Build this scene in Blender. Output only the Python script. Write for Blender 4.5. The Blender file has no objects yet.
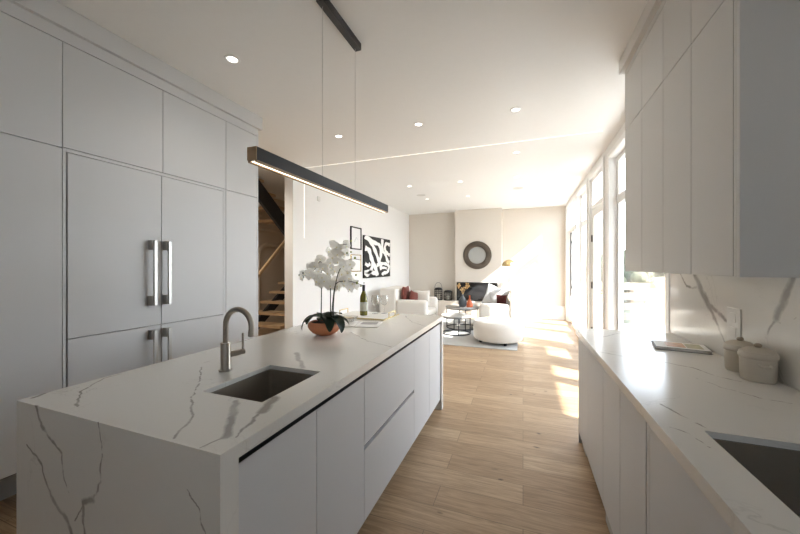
import bpy, bmesh, math, random
from mathutils import Vector, Matrix, Euler
random.seed(7)
PI = math.pi
S = bpy.context.scene
COL = S.collection

# ------------------------------------------------------------ camera
CAM_H = 1.42
cam = bpy.data.objects.new('camera', bpy.data.cameras.new('camera'))
COL.objects.link(cam)
cam.location = (0, 0, CAM_H)
cam.rotation_euler = (PI / 2, 0, math.atan(123 / 330))
cam.data.sensor_width = 36
cam.data.lens = 330 / 800 * 36
cam.data.shift_y = -1 / 800
cam.data.clip_start = 0.02
S.camera = cam

# ------------------------------------------------------------ exposure
S.view_settings.view_transform = 'Standard'
S.view_settings.look = 'None'
S.view_settings.exposure = 0.85
S.view_settings.gamma = 1
S.view_settings.use_curve_mapping = False
S.cycles.use_denoising = True
S.cycles.max_bounces = 12
S.cycles.diffuse_bounces = 8
S.cycles.transparent_max_bounces = 24
S.cycles.caustics_reflective = False
S.cycles.caustics_refractive = False
S.cycles.sample_clamp_indirect = 6

# ------------------------------------------------------------ sky and sun
W = bpy.data.worlds.new('sky'); S.world = W; W.use_nodes = True
wn = W.node_tree; wn.nodes.clear()
wo = wn.nodes.new('ShaderNodeOutputWorld'); wb = wn.nodes.new('ShaderNodeBackground')
wr = wn.nodes.new('ShaderNodeValToRGB'); wg = wn.nodes.new('ShaderNodeSeparateXYZ'); wt = wn.nodes.new('ShaderNodeTexCoord')
wr.color_ramp.elements[0].position = 0.0; wr.color_ramp.elements[0].color = (.87, .935, 1.0, 1)
wr.color_ramp.elements[1].position = .7; wr.color_ramp.elements[1].color = (.62, .79, 1.0, 1)
wn.links.new(wt.outputs['Generated'], wg.inputs[0]); wn.links.new(wg.outputs['Z'], wr.inputs[0])
wn.links.new(wr.outputs[0], wb.inputs[0]); wb.inputs[1].default_value = 5.5
wn.links.new(wb.outputs[0], wo.inputs[0])

sun = bpy.data.objects.new('sun', bpy.data.lights.new('sun', 'SUN')); COL.objects.link(sun)
sun.data.energy = 15; sun.data.angle = math.radians(.8); sun.data.color = (1, .965, .91)
SUN = Vector((-1, .4, -.82)).normalized()
sun.rotation_euler = SUN.to_track_quat('-Z', 'Y').to_euler()
sun.location = (8, -2, 7)

# ------------------------------------------------------------ materials
MATS = {}
def mat(name, color=(.8, .8, .8), rough=.5, metal=0, spec=.5, noise=0, nscale=20, bump=0, bscale=60, coat=0, sheen=0, trans=0, ior=1.45, emit=None, es=0):
    m = bpy.data.materials.new(name); m.use_nodes = True
    nt = m.node_tree; b = nt.nodes['Principled BSDF']
    b.inputs['Base Color'].default_value = (*color, 1)
    b.inputs['Roughness'].default_value = rough
    b.inputs['Metallic'].default_value = metal
    b.inputs['Specular IOR Level'].default_value = spec
    b.inputs['IOR'].default_value = ior
    b.inputs['Coat Weight'].default_value = coat
    b.inputs['Sheen Weight'].default_value = sheen
    b.inputs['Transmission Weight'].default_value = trans
    if emit: b.inputs['Emission Color'].default_value = (*emit, 1); b.inputs['Emission Strength'].default_value = es
    tc = nt.nodes.new('ShaderNodeTexCoord')
    nz = nt.nodes.new('ShaderNodeTexNoise'); nz.inputs['Scale'].default_value = nscale; nz.inputs['Detail'].default_value = 4
    nt.links.new(tc.outputs['Object'], nz.inputs['Vector'])
    mx = nt.nodes.new('ShaderNodeMix'); mx.data_type = 'RGBA'
    k = noise if noise else .015
    mx.inputs['A'].default_value = (*[c * (1 - k) for c in color], 1); mx.inputs['B'].default_value = (*[min(1, c * (1 + k)) for c in color], 1)
    nt.links.new(nz.outputs['Fac'], mx.inputs['Factor']); nt.links.new(mx.outputs['Result'], b.inputs['Base Color'])
    if bump:
        n2 = nt.nodes.new('ShaderNodeTexNoise'); n2.inputs['Scale'].default_value = bscale; n2.inputs['Detail'].default_value = 3
        nt.links.new(tc.outputs['Object'], n2.inputs['Vector'])
        bp = nt.nodes.new('ShaderNodeBump'); bp.inputs['Strength'].default_value = bump; bp.inputs['Distance'].default_value = .01
        nt.links.new(n2.outputs['Fac'], bp.inputs['Height']); nt.links.new(bp.outputs[0], b.inputs['Normal'])
    MATS[name] = m
    return m

mat('wall_paint', (.80, .79, .775), .75, bump=.03, bscale=150)
mat('beige_paint', (.66, .61, .545), .8, bump=.03, bscale=120)
mat('ceiling_paint', (.80, .795, .78), .85)
mat('trim_white', (.84, .84, .83), .4)
mat('cabinet_white', (.595, .60, .61), .42, noise=.01, nscale=3)
mat('cabinet_warm', (.60, .59, .575), .42, noise=.01, nscale=3)
mat('carcass', (.10, .095, .09), .7)  # gap shade put into the colour, so door joints read as dark lines
mat('toe_grey', (.42, .42, .41), .5)
mat('channel_black', (.012, .012, .014), .5)
mat('nickel', (.40, .365, .32), .28, metal=1, noise=.03, nscale=80)
mat('steel_handle', (.56, .55, .53), .42, metal=1, noise=.03, nscale=60)
mat('sink_dark', (.30, .265, .22), .42, metal=.6, noise=.05, nscale=40)
mat('black_metal', (.02, .02, .022), .45)
mat('black_satin', (.018, .018, .02), .35)
mat('pendant_black', (.028, .029, .031), .6, noise=.05, nscale=50)
mat('pendant_wood', (.36, .25, .15), .5, noise=.25, nscale=30)
mat('wire', (.5, .5, .5), .4)
mat('led', (1, .95, .85), .5, emit=(1, .84, .62), es=1.6)
mat('dim_glow', (1, .97, .9), .5, emit=(1, .95, .86), es=.62)
mat('lens_lit', (1, 1, 1), .5, emit=(1, .96, .9), es=3)
mat('can_white', (.8, .8, .79), .5)
mat('speaker_grille', (.6, .59, .57), .8, bump=.4, bscale=400)
mat('brass', (.80, .62, .33), .22, metal=1)
mat('gold', (.83, .68, .38), .25, metal=1)
mat('terracotta', (.60, .23, .11), .5, noise=.08, nscale=30)
mat('leaf_green', (.022, .048, .03), .42, noise=.25, nscale=12)
mat('stem_green', (.02, .03, .014), .5)
mat('bud_green', (.22, .26, .04), .5)
mat('petal_core', (.80, .72, .45), .5)
mat('soil', (.06, .05, .035), .95, noise=.5, nscale=60, bump=.8)
mat('paper', (.80, .80, .79), .6)
mat('label_paper', (.50, .50, .42), .6)
mat('boucle', (.72, .685, .63), .95, noise=.06, nscale=120, bump=.5, bscale=220, sheen=.4)
mat('cream_fabric', (.76, .725, .67), .92, noise=.04, nscale=90, bump=.25, bscale=260, sheen=.3)
mat('red_velvet', (.145, .035, .024), .85, noise=.15, nscale=30, sheen=.1)
mat('wine_velvet', (.07, .014, .012), .85, noise=.1, nscale=30)
mat('grey_pillow', (.62, .63, .64), .9, noise=.06, nscale=60, bump=.2, bscale=200)
mat('stone_top', (.33, .32, .30), .35, noise=.12, nscale=14)
mat('white_stone_top', (.42, .41, .39), .3, noise=.08, nscale=14)
mat('vase_slate', (.085, .095, .105), .45, noise=.1, nscale=20)
mat('vase_orange', (.50, .12, .045), .4, noise=.1, nscale=20)
mat('dried_flower', (.55, .36, .16), .8, noise=.3, nscale=50)
mat('mirror_frame', (.085, .065, .048), .7, noise=.35, nscale=60, bump=.6, bscale=90)
mat('mirror_glass', (.42, .42, .40), .35, metal=.2)
mat('fire_black', (.012, .012, .013), .3)
mat('fire_glass', (.03, .03, .032), .05, spec=.8)
mat('lantern_black', (.02, .018, .016), .6)
mat('candle', (.8, .76, .66), .6)
mat('canister', (.50, .455, .385), .5, noise=.03, nscale=10)
mat('canister_knob', (.34, .29, .23), .6, noise=.2, nscale=60)
mat('oak_step', (.42, .29, .17), .45, noise=.18, nscale=9)
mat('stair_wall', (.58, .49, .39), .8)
mat('art_black', (.014, .014, .014), .6)
mat('art_white', (.84, .84, .82), .6)
mat('ink', (.35, .35, .36), .6)
mat('cover_a', (.55, .33, .20), .4, noise=.6, nscale=40)
mat('cover_dark', (.16, .16, .18), .5)
mat('cover_b', (.40, .38, .26), .4, noise=.5, nscale=22)
mat('hinge_black', (.02, .02, .02), .4)
mat('fence_wood', (.42, .34, .25), .8, noise=.2, nscale=6)
mat('gate_wood', (.55, .38, .22), .8, noise=.2, nscale=6)
mat('deck', (.58, .56, .53), .8, noise=.1, nscale=2)
mat('grass', (.035, .04, .02), .95, noise=.4, nscale=3, bump=.6, bscale=30)
mat('tree_leaf', (.045, .06, .03), .8, noise=.5, nscale=6)
mat('bark', (.12, .09, .06), .9, noise=.3, nscale=15)
mat('siding', (.70, .66, .60), .7)
mat('roof_grey', (.2, .2, .2), .8)
mat('plastic_white', (.72, .71, .68), .4)
mat('plate_stone', (.60, .59, .565), .4)
mat('plastic_grey', (.45, .44, .42), .4)

def glass_mat(name, tint=(1, 1, 1), refl=1.0, power=4):
    m = bpy.data.materials.new(name); m.use_nodes = True; nt = m.node_tree; nt.nodes.clear()
    o = nt.nodes.new('ShaderNodeOutputMaterial'); mx = nt.nodes.new('ShaderNodeMixShader')
    t = nt.nodes.new('ShaderNodeBsdfTransparent'); g = nt.nodes.new('ShaderNodeBsdfGlossy'); f = nt.nodes.new('ShaderNodeLayerWeight')
    t.inputs[0].default_value = (*tint, 1); g.inputs['Roughness'].default_value = .02
    pw = nt.nodes.new('ShaderNodeMath'); pw.operation = 'POWER'; pw.inputs[1].default_value = power
    mul = nt.nodes.new('ShaderNodeMath'); mul.operation = 'MULTIPLY_ADD'; mul.inputs[1].default_value = refl; mul.inputs[2].default_value = .04
    nt.links.new(f.outputs['Facing'], pw.inputs[0]); nt.links.new(pw.outputs[0], mul.inputs[0]); nt.links.new(mul.outputs[0], mx.inputs[0])
    nt.links.new(t.outputs[0], mx.inputs[1]); nt.links.new(g.outputs[0], mx.inputs[2]); nt.links.new(mx.outputs[0], o.inputs[0])
    MATS[name] = m
def petal_mat():
    m = bpy.data.materials.new('petal'); m.use_nodes = True; nt = m.node_tree; nt.nodes.clear(); L = nt.links.new
    o = nt.nodes.new('ShaderNodeOutputMaterial'); mx = nt.nodes.new('ShaderNodeMixShader'); mx.inputs[0].default_value = .5
    d = nt.nodes.new('ShaderNodeBsdfDiffuse'); t = nt.nodes.new('ShaderNodeBsdfTranslucent')
    tc = nt.nodes.new('ShaderNodeTexCoord'); nz = nt.nodes.new('ShaderNodeTexNoise'); nz.inputs['Scale'].default_value = 60
    cr = nt.nodes.new('ShaderNodeValToRGB'); cr.color_ramp.elements[0].color = (.90, .89, .86, 1); cr.color_ramp.elements[1].color = (.96, .955, .93, 1)
    L(tc.outputs['Object'], nz.inputs['Vector']); L(nz.outputs['Fac'], cr.inputs[0])
    for n in (d, t): L(cr.outputs[0], n.inputs[0])
    L(d.outputs[0], mx.inputs[1]); L(t.outputs[0], mx.inputs[2]); L(mx.outputs[0], o.inputs[0]); MATS['petal'] = m
petal_mat()
glass_mat('window_glass', (.985, .985, .98), .5)
glass_mat('clear_glass', (.96, .96, .955), 1.0, 2.2)
mat('bottle_glass', (.17, .155, .02), .08, spec=.8, coat=.5)

# white oak planks running across the room
def floor_mat():
    m = bpy.data.materials.new('oak_floor'); m.use_nodes = True; nt = m.node_tree; L = nt.links.new
    b = nt.nodes['Principled BSDF']
    g = nt.nodes.new('ShaderNodeNewGeometry')
    br = nt.nodes.new('ShaderNodeTexBrick')
    br.inputs['Scale'].default_value = 1; br.inputs['Brick Width'].default_value = 1.35; br.inputs['Row Height'].default_value = .19
    br.inputs['Mortar Size'].default_value = .002; br.inputs['Mortar Smooth'].default_value = .3; br.offset = .37; br.squash = 1
    br.inputs['Color1'].default_value = (0, 0, 0, 1); br.inputs['Color2'].default_value = (1, 1, 1, 1); br.inputs['Mortar'].default_value = (.5, .5, .5, 1)
    L(g.outputs['Position'], br.inputs['Vector'])
    sx = nt.nodes.new('ShaderNodeSeparateColor'); L(br.outputs['Color'], sx.inputs[0])
    ramp = nt.nodes.new('ShaderNodeValToRGB'); e = ramp.color_ramp.elements
    e[0].color = (.37, .248, .148, 1); e[1].color = (.50, .36, .228, 1)
    n = ramp.color_ramp.elements.new(.5); n.color = (.44, .305, .188, 1)
    L(sx.outputs[0], ramp.inputs[0])
    # grain, shifted per plank
    mp = nt.nodes.new('ShaderNodeMapping'); mp.inputs['Scale'].default_value = (1.5, 22, 1)
    add = nt.nodes.new('ShaderNodeVectorMath'); add.operation = 'ADD'
    cmb = nt.nodes.new('ShaderNodeCombineXYZ'); mm = nt.nodes.new('ShaderNodeMath'); mm.operation = 'MULTIPLY'; mm.inputs[1].default_value = 37
    L(sx.outputs[0], mm.inputs[0]); L(mm.outputs[0], cmb.inputs[0]); L(mm.outputs[0], cmb.inputs[2])
    L(g.outputs['Position'], mp.inputs[0]); L(mp.outputs[0], add.inputs[0]); L(cmb.outputs[0], add.inputs[1])
    nz = nt.nodes.new('ShaderNodeTexNoise'); nz.inputs['Scale'].default_value = 2.2; nz.inputs['Detail'].default_value = 7; nz.inputs['Roughness'].default_value = .6; nz.inputs['Distortion'].default_value = 1.4
    L(add.outputs[0], nz.inputs['Vector'])
    r2 = nt.nodes.new('ShaderNodeValToRGB'); r2.color_ramp.elements[0].position = .34; r2.color_ramp.elements[0].color = (.60, .56, .51, 1); r2.color_ramp.elements[1].position = .62; r2.color_ramp.elements[1].color = (1.08, 1.07, 1.06, 1)
    L(nz.outputs['Fac'], r2.inputs[0])
    mx = nt.nodes.new('ShaderNodeMix'); mx.data_type = 'RGBA'; mx.blend_type = 'MULTIPLY'; mx.inputs['Factor'].default_value = .85
    L(ramp.outputs[0], mx.inputs['A']); L(r2.outputs[0], mx.inputs['B'])
    # knots
    mk = nt.nodes.new('ShaderNodeMapping'); mk.inputs['Scale'].default_value = (1.3, 2.6, 1); L(g.outputs['Position'], mk.inputs[0])
    nd = nt.nodes.new('ShaderNodeTexNoise'); nd.inputs['Scale'].default_value = 9; L(g.outputs['Position'], nd.inputs['Vector'])
    av = nt.nodes.new('ShaderNodeMix'); av.data_type = 'RGBA'; av.blend_type = 'ADD'; av.inputs['Factor'].default_value = .12
    L(mk.outputs[0], av.inputs['A']); L(nd.outputs['Color'], av.inputs['B'])
    vo = nt.nodes.new('ShaderNodeTexVoronoi'); vo.inputs['Scale'].default_value = 2.3; L(av.outputs['Result'], vo.inputs['Vector'])
    rk = nt.nodes.new('ShaderNodeValToRGB'); rk.color_ramp.elements[0].position = .018; rk.color_ramp.elements[0].color = (.16, .11, .075, 1); rk.color_ramp.elements[1].position = .085; rk.color_ramp.elements[1].color = (1, 1, 1, 1)
    L(vo.outputs['Distance'], rk.inputs[0])
    m3 = nt.nodes.new('ShaderNodeMix'); m3.data_type = 'RGBA'; m3.blend_type = 'MULTIPLY'; m3.inputs['Factor'].default_value = 1
    L(mx.outputs['Result'], m3.inputs['A']); L(rk.outputs[0], m3.inputs['B'])
    m4 = nt.nodes.new('ShaderNodeMix'); m4.data_type = 'RGBA'; L(br.outputs['Fac'], m4.inputs['Factor']); L(m3.outputs['Result'], m4.inputs['A']); m4.inputs['B'].default_value = (.17, .115, .07, 1)
    L(m4.outputs['Result'], b.inputs['Base Color'])
    b.inputs['Roughness'].default_value = .42
    bp = nt.nodes.new('ShaderNodeBump'); bp.inputs['Strength'].default_value = .12; bp.inputs['Distance'].default_value = .004; L(nz.outputs['Fac'], bp.inputs['Height']); L(bp.outputs[0], b.inputs['Normal'])
    MATS['oak_floor'] = m
floor_mat()

# white quartz with grey veins: one group measures the distance to a vein segment
def seg_group():
    g = bpy.data.node_groups.new('vein_segment', 'ShaderNodeTree')
    for n, t in (('P', 'NodeSocketVector'), ('A', 'NodeSocketVector'), ('B', 'NodeSocketVector'), ('WA', 'NodeSocketFloat'), ('WB', 'NodeSocketFloat')):
        g.interface.new_socket(n, in_out='INPUT', socket_type=t)
    g.interface.new_socket('D', in_out='OUTPUT', socket_type='NodeSocketFloat')
    i = g.nodes.new('NodeGroupInput'); o = g.nodes.new('NodeGroupOutput'); L = g.links.new
    def vm(op):
        n = g.nodes.new('ShaderNodeVectorMath'); n.operation = op; return n
    def ma(op):
        n = g.nodes.new('ShaderNodeMath'); n.operation = op; return n
    pa = vm('SUBTRACT'); L(i.outputs['P'], pa.inputs[0]); L(i.outputs['A'], pa.inputs[1])
    ba = vm('SUBTRACT'); L(i.outputs['B'], ba.inputs[0]); L(i.outputs['A'], ba.inputs[1])
    d1 = vm('DOT_PRODUCT'); L(pa.outputs[0], d1.inputs[0]); L(ba.outputs[0], d1.inputs[1])
    d2 = vm('DOT_PRODUCT'); L(ba.outputs[0], d2.inputs[0]); L(ba.outputs[0], d2.inputs[1])
    q = ma('DIVIDE'); q.use_clamp = True; L(d1.outputs['Value'], q.inputs[0]); L(d2.outputs['Value'], q.inputs[1])
    sc = vm('SCALE'); L(ba.outputs[0], sc.inputs[0]); L(q.outputs[0], sc.inputs['Scale'])
    df = vm('SUBTRACT'); L(pa.outputs[0], df.inputs[0]); L(sc.outputs[0], df.inputs[1])
    ln = vm('LENGTH'); L(df.outputs[0], ln.inputs[0])
    wd = ma('SUBTRACT'); L(i.outputs['WB'], wd.inputs[0]); L(i.outputs['WA'], wd.inputs[1])
    w = ma('MULTIPLY_ADD'); L(wd.outputs[0], w.inputs[0]); L(q.outputs[0], w.inputs[1]); L(i.outputs['WA'], w.inputs[2])
    r = ma('DIVIDE'); L(ln.outputs['Value'], r.inputs[0]); L(w.outputs[0], r.inputs[1]); L(r.outputs[0], o.inputs[0])
    return g
SEG = seg_group()

def quartz(name, veins, base=(.70, .69, .665), vein=(.30, .285, .265), rough=.2):
    m = bpy.data.materials.new(name); m.use_nodes = True; nt = m.node_tree; L = nt.links.new
    b = nt.nodes['Principled BSDF']; g = nt.nodes.new('ShaderNodeNewGeometry')
    def ma(op, a=None, bb=None):
        n = nt.nodes.new('ShaderNodeMath'); n.operation = op
        for k, v in ((0, a), (1, bb)):
            if v is None: continue
            if isinstance(v, (int, float)): n.inputs[k].default_value = v
            else: L(v, n.inputs[k])
        return n
    # warp the position so veins wander
    nz = nt.nodes.new('ShaderNodeTexNoise'); nz.inputs['Scale'].default_value = 16; nz.inputs['Detail'].default_value = 5; L(g.outputs['Position'], nz.inputs['Vector'])
    sb = nt.nodes.new('ShaderNodeVectorMath'); sb.operation = 'SUBTRACT'; sb.inputs[1].default_value = (.5, .5, .5); L(nz.outputs['Color'], sb.inputs[0])
    sc = nt.nodes.new('ShaderNodeVectorMath'); sc.operation = 'SCALE'; sc.inputs['Scale'].default_value = .036; L(sb.outputs[0], sc.inputs[0])
    ad = nt.nodes.new('ShaderNodeVectorMath'); ad.operation = 'ADD'; L(g.outputs['Position'], ad.inputs[0]); L(sc.outputs[0], ad.inputs[1])
    n2 = nt.nodes.new('ShaderNodeTexNoise'); n2.inputs['Scale'].default_value = 9; n2.inputs['Detail'].default_value = 3; L(g.outputs['Position'], n2.inputs['Vector'])
    last = None
    for v in veins:
        pts, w0, w1 = v
        for k in range(len(pts) - 1):
            s = nt.nodes.new('ShaderNodeGroup'); s.node_tree = SEG; L(ad.outputs[0], s.inputs['P'])
            s.inputs['A'].default_value = pts[k]; s.inputs['B'].default_value = pts[k + 1]
            n = len(pts) - 1
            s.inputs['WA'].default_value = w0 + (w1 - w0) * k / n; s.inputs['WB'].default_value = w0 + (w1 - w0) * (k + 1) / n
            last = s.outputs[0] if last is None else ma('MINIMUM', last, s.outputs[0]).outputs[0]
    mr = nt.nodes.new('ShaderNodeMapRange'); mr.inputs['From Min'].default_value = .55; mr.inputs['From Max'].default_value = 1.35; mr.inputs['To Min'].default_value = 1; mr.inputs['To Max'].default_value = 0
    L(last, mr.inputs['Value'])
    st = nt.nodes.new('ShaderNodeMapRange'); st.inputs['From Min'].default_value = .3; st.inputs['From Max'].default_value = .6; st.inputs['To Min'].default_value = .65; st.inputs['To Max'].default_value = .95; L(n2.outputs['Fac'], st.inputs['Value'])
    main = ma('MULTIPLY', mr.outputs[0], st.outputs[0])
    # faint hairline network
    v3 = nt.nodes.new('ShaderNodeTexNoise'); v3.inputs['Scale'].default_value = 2.3; v3.inputs['Detail'].default_value = 6; v3.inputs['Distortion'].default_value = .6; L(g.outputs['Position'], v3.inputs['Vector'])
    ab = ma('ABSOLUTE', ma('SUBTRACT', v3.outputs['Fac'], .5).outputs[0])
    hr = nt.nodes.new('ShaderNodeMapRange'); hr.inputs['From Min'].default_value = 0; hr.inputs['From Max'].default_value = .006; hr.inputs['To Min'].default_value = .30; hr.inputs['To Max'].default_value = 0; L(ab.outputs[0], hr.inputs['Value'])
    n4 = nt.nodes.new('ShaderNodeTexNoise'); n4.inputs['Scale'].default_value = 3.1; L(g.outputs['Position'], n4.inputs['Vector'])
    gate = nt.nodes.new('ShaderNodeMapRange'); gate.inputs['From Min'].default_value = .48; gate.inputs['From Max'].default_value = .62; L(n4.outputs['Fac'], gate.inputs['Value'])
    hair = ma('MULTIPLY', hr.outputs[0], gate.outputs[0])
    # fine cracks hugging the main veins
    vo = nt.nodes.new('ShaderNodeTexVoronoi'); vo.feature = 'DISTANCE_TO_EDGE'; vo.inputs['Scale'].default_value = 22; L(ad.outputs[0], vo.inputs['Vector'])
    cr = nt.nodes.new('ShaderNodeMapRange'); cr.inputs['From Max'].default_value = .03; cr.inputs['To Min'].default_value = .30; cr.inputs['To Max'].default_value = 0; L(vo.outputs['Distance'], cr.inputs['Value'])
    near = nt.nodes.new('ShaderNodeMapRange'); near.inputs['From Min'].default_value = 1.2; near.inputs['From Max'].default_value = 7; near.inputs['To Min'].default_value = 1; near.inputs['To Max'].default_value = 0; L(last, near.inputs['Value'])
    crk = ma('MULTIPLY', ma('MULTIPLY', cr.outputs[0], near.outputs[0]).outputs[0], gate.outputs[0])
    tot = ma('MAXIMUM', ma('MAXIMUM', main.outputs[0], hair.outputs[0]).outputs[0], crk.outputs[0])
    mx = nt.nodes.new('ShaderNodeMix'); mx.data_type = 'RGBA'; mx.inputs['A'].default_value = (*base, 1); mx.inputs['B'].default_value = (*vein, 1)
    L(tot.outputs[0], mx.inputs['Factor']); L(mx.outputs['Result'], b.inputs['Base Color'])
    b.inputs['Roughness'].default_value = rough; b.inputs['Specular IOR Level'].default_value = .38
    MATS[name] = m

TH = math.atan(123 / 330); _c, _s = math.cos(TH), math.sin(TH)
def _ray(x, y):
    r = (x - 400) / 330; return (-_s + r * _c, _c + r * _s, -(y - 266) / 330)
def pz(x, y, z=.92):   # measured point on a level surface
    d = _ray(x, y); t = (z - CAM_H) / d[2]; return (d[0] * t, d[1] * t, z)
def py(x, y, Y):
    d = _ray(x, y); t = Y / d[1]; return (d[0] * t, Y, CAM_H + d[2] * t)
def px(x, y, X):
    d = _ray(x, y); t = X / d[0]; return (X, d[1] * t, CAM_H + d[2] * t)
T = lambda l: [pz(*p) for p in l]
F = lambda l: [py(*p, .653) for p in l]
B = lambda l: [px(*p, 1.045) for p in l]
quartz('island_quartz', [
    (T([(79, 379), (52, 391), (35, 397)]), .007, .010),
    (T([(120, 374), (105, 378), (81, 391), (76, 407)]), .003, .005),
    (T([(202, 367), (199, 384), (191, 398), (192, 418), (184, 427), (174, 438)]), .0035, .005),
    (T([(236, 401), (231, 421), (226, 437)]), .012, .014), (T([(226, 437), (199, 448)]), .006, .003),
    (T([(275, 398), (262, 412)]), .018, .018), (T([(262, 412), (245, 428), (236, 438)]), .007, .004),
    (T([(297, 353), (299, 360), (303, 368)]), .016, .010), (T([(350, 332), (368, 341), (392, 347)]), .006, .004),
    (T([(190, 352), (240, 342), (262, 335)]), .004, .006),
    (T([(405, 316), (412, 322), (425, 326)]), .006, .004),
    (F([(35, 398), (41, 424), (61, 452), (64, 479), (69, 492)]), .008, .003),
    (F([(27, 445), (42, 465), (51, 496), (67.5, 519), (74, 540)]), .004, .011),
    (F([(98, 418), (103, 455), (101, 482), (93, 499)]), .003, .006), (F([(93, 499), (83, 503), (84, 523), (88, 545)]), .012, .005),
    (F([(83, 503), (75, 520)]), .004, .003),
    (F([(186, 489), (199, 509), (207.5, 540)]), .0015, .004),
], base=(.70, .685, .65))
quartz('counter_quartz', [
    (T([(596, 351), (632, 358), (666, 362.5), (694, 368), (716, 376), (742, 382)]), .004, .005),
    (T([(620, 333), (598, 338)]), .004, .006),
    (T([(696, 378), (720, 387), (740, 392), (760, 398), (790, 403)]), .002, .003),
    (T([(660, 404), (676, 413), (696, 423), (706, 428)]), .005, .003),
    (T([(672, 428), (690, 434), (712, 448)]), .003, .002),
], base=(.68, .665, .635))
quartz('splash_quartz', [
    (B([(695, 273), (702, 289), (710, 305)]), .020, .026), (B([(710, 305), (717, 321), (726, 343)]), .020, .008),
    (B([(711, 305), (719.5, 312), (730, 322.5)]), .014, .010), (B([(730, 322), (738, 333)]), .003, .002),
    (B([(681, 273), (688, 286), (694, 288), (699, 286)]), .008, .010),
    (B([(795, 279), (786, 300), (778, 317)]), .016, .022), (B([(778, 317), (772, 328), (762, 345)]), .012, .003),
    (B([(776, 322), (790, 324), (797, 318), (806, 310)]), .003, .004),
    (B([(700, 300), (720, 330), (732, 340)]), .002, .002),
], base=(.70, .685, .65), rough=.1)

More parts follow.
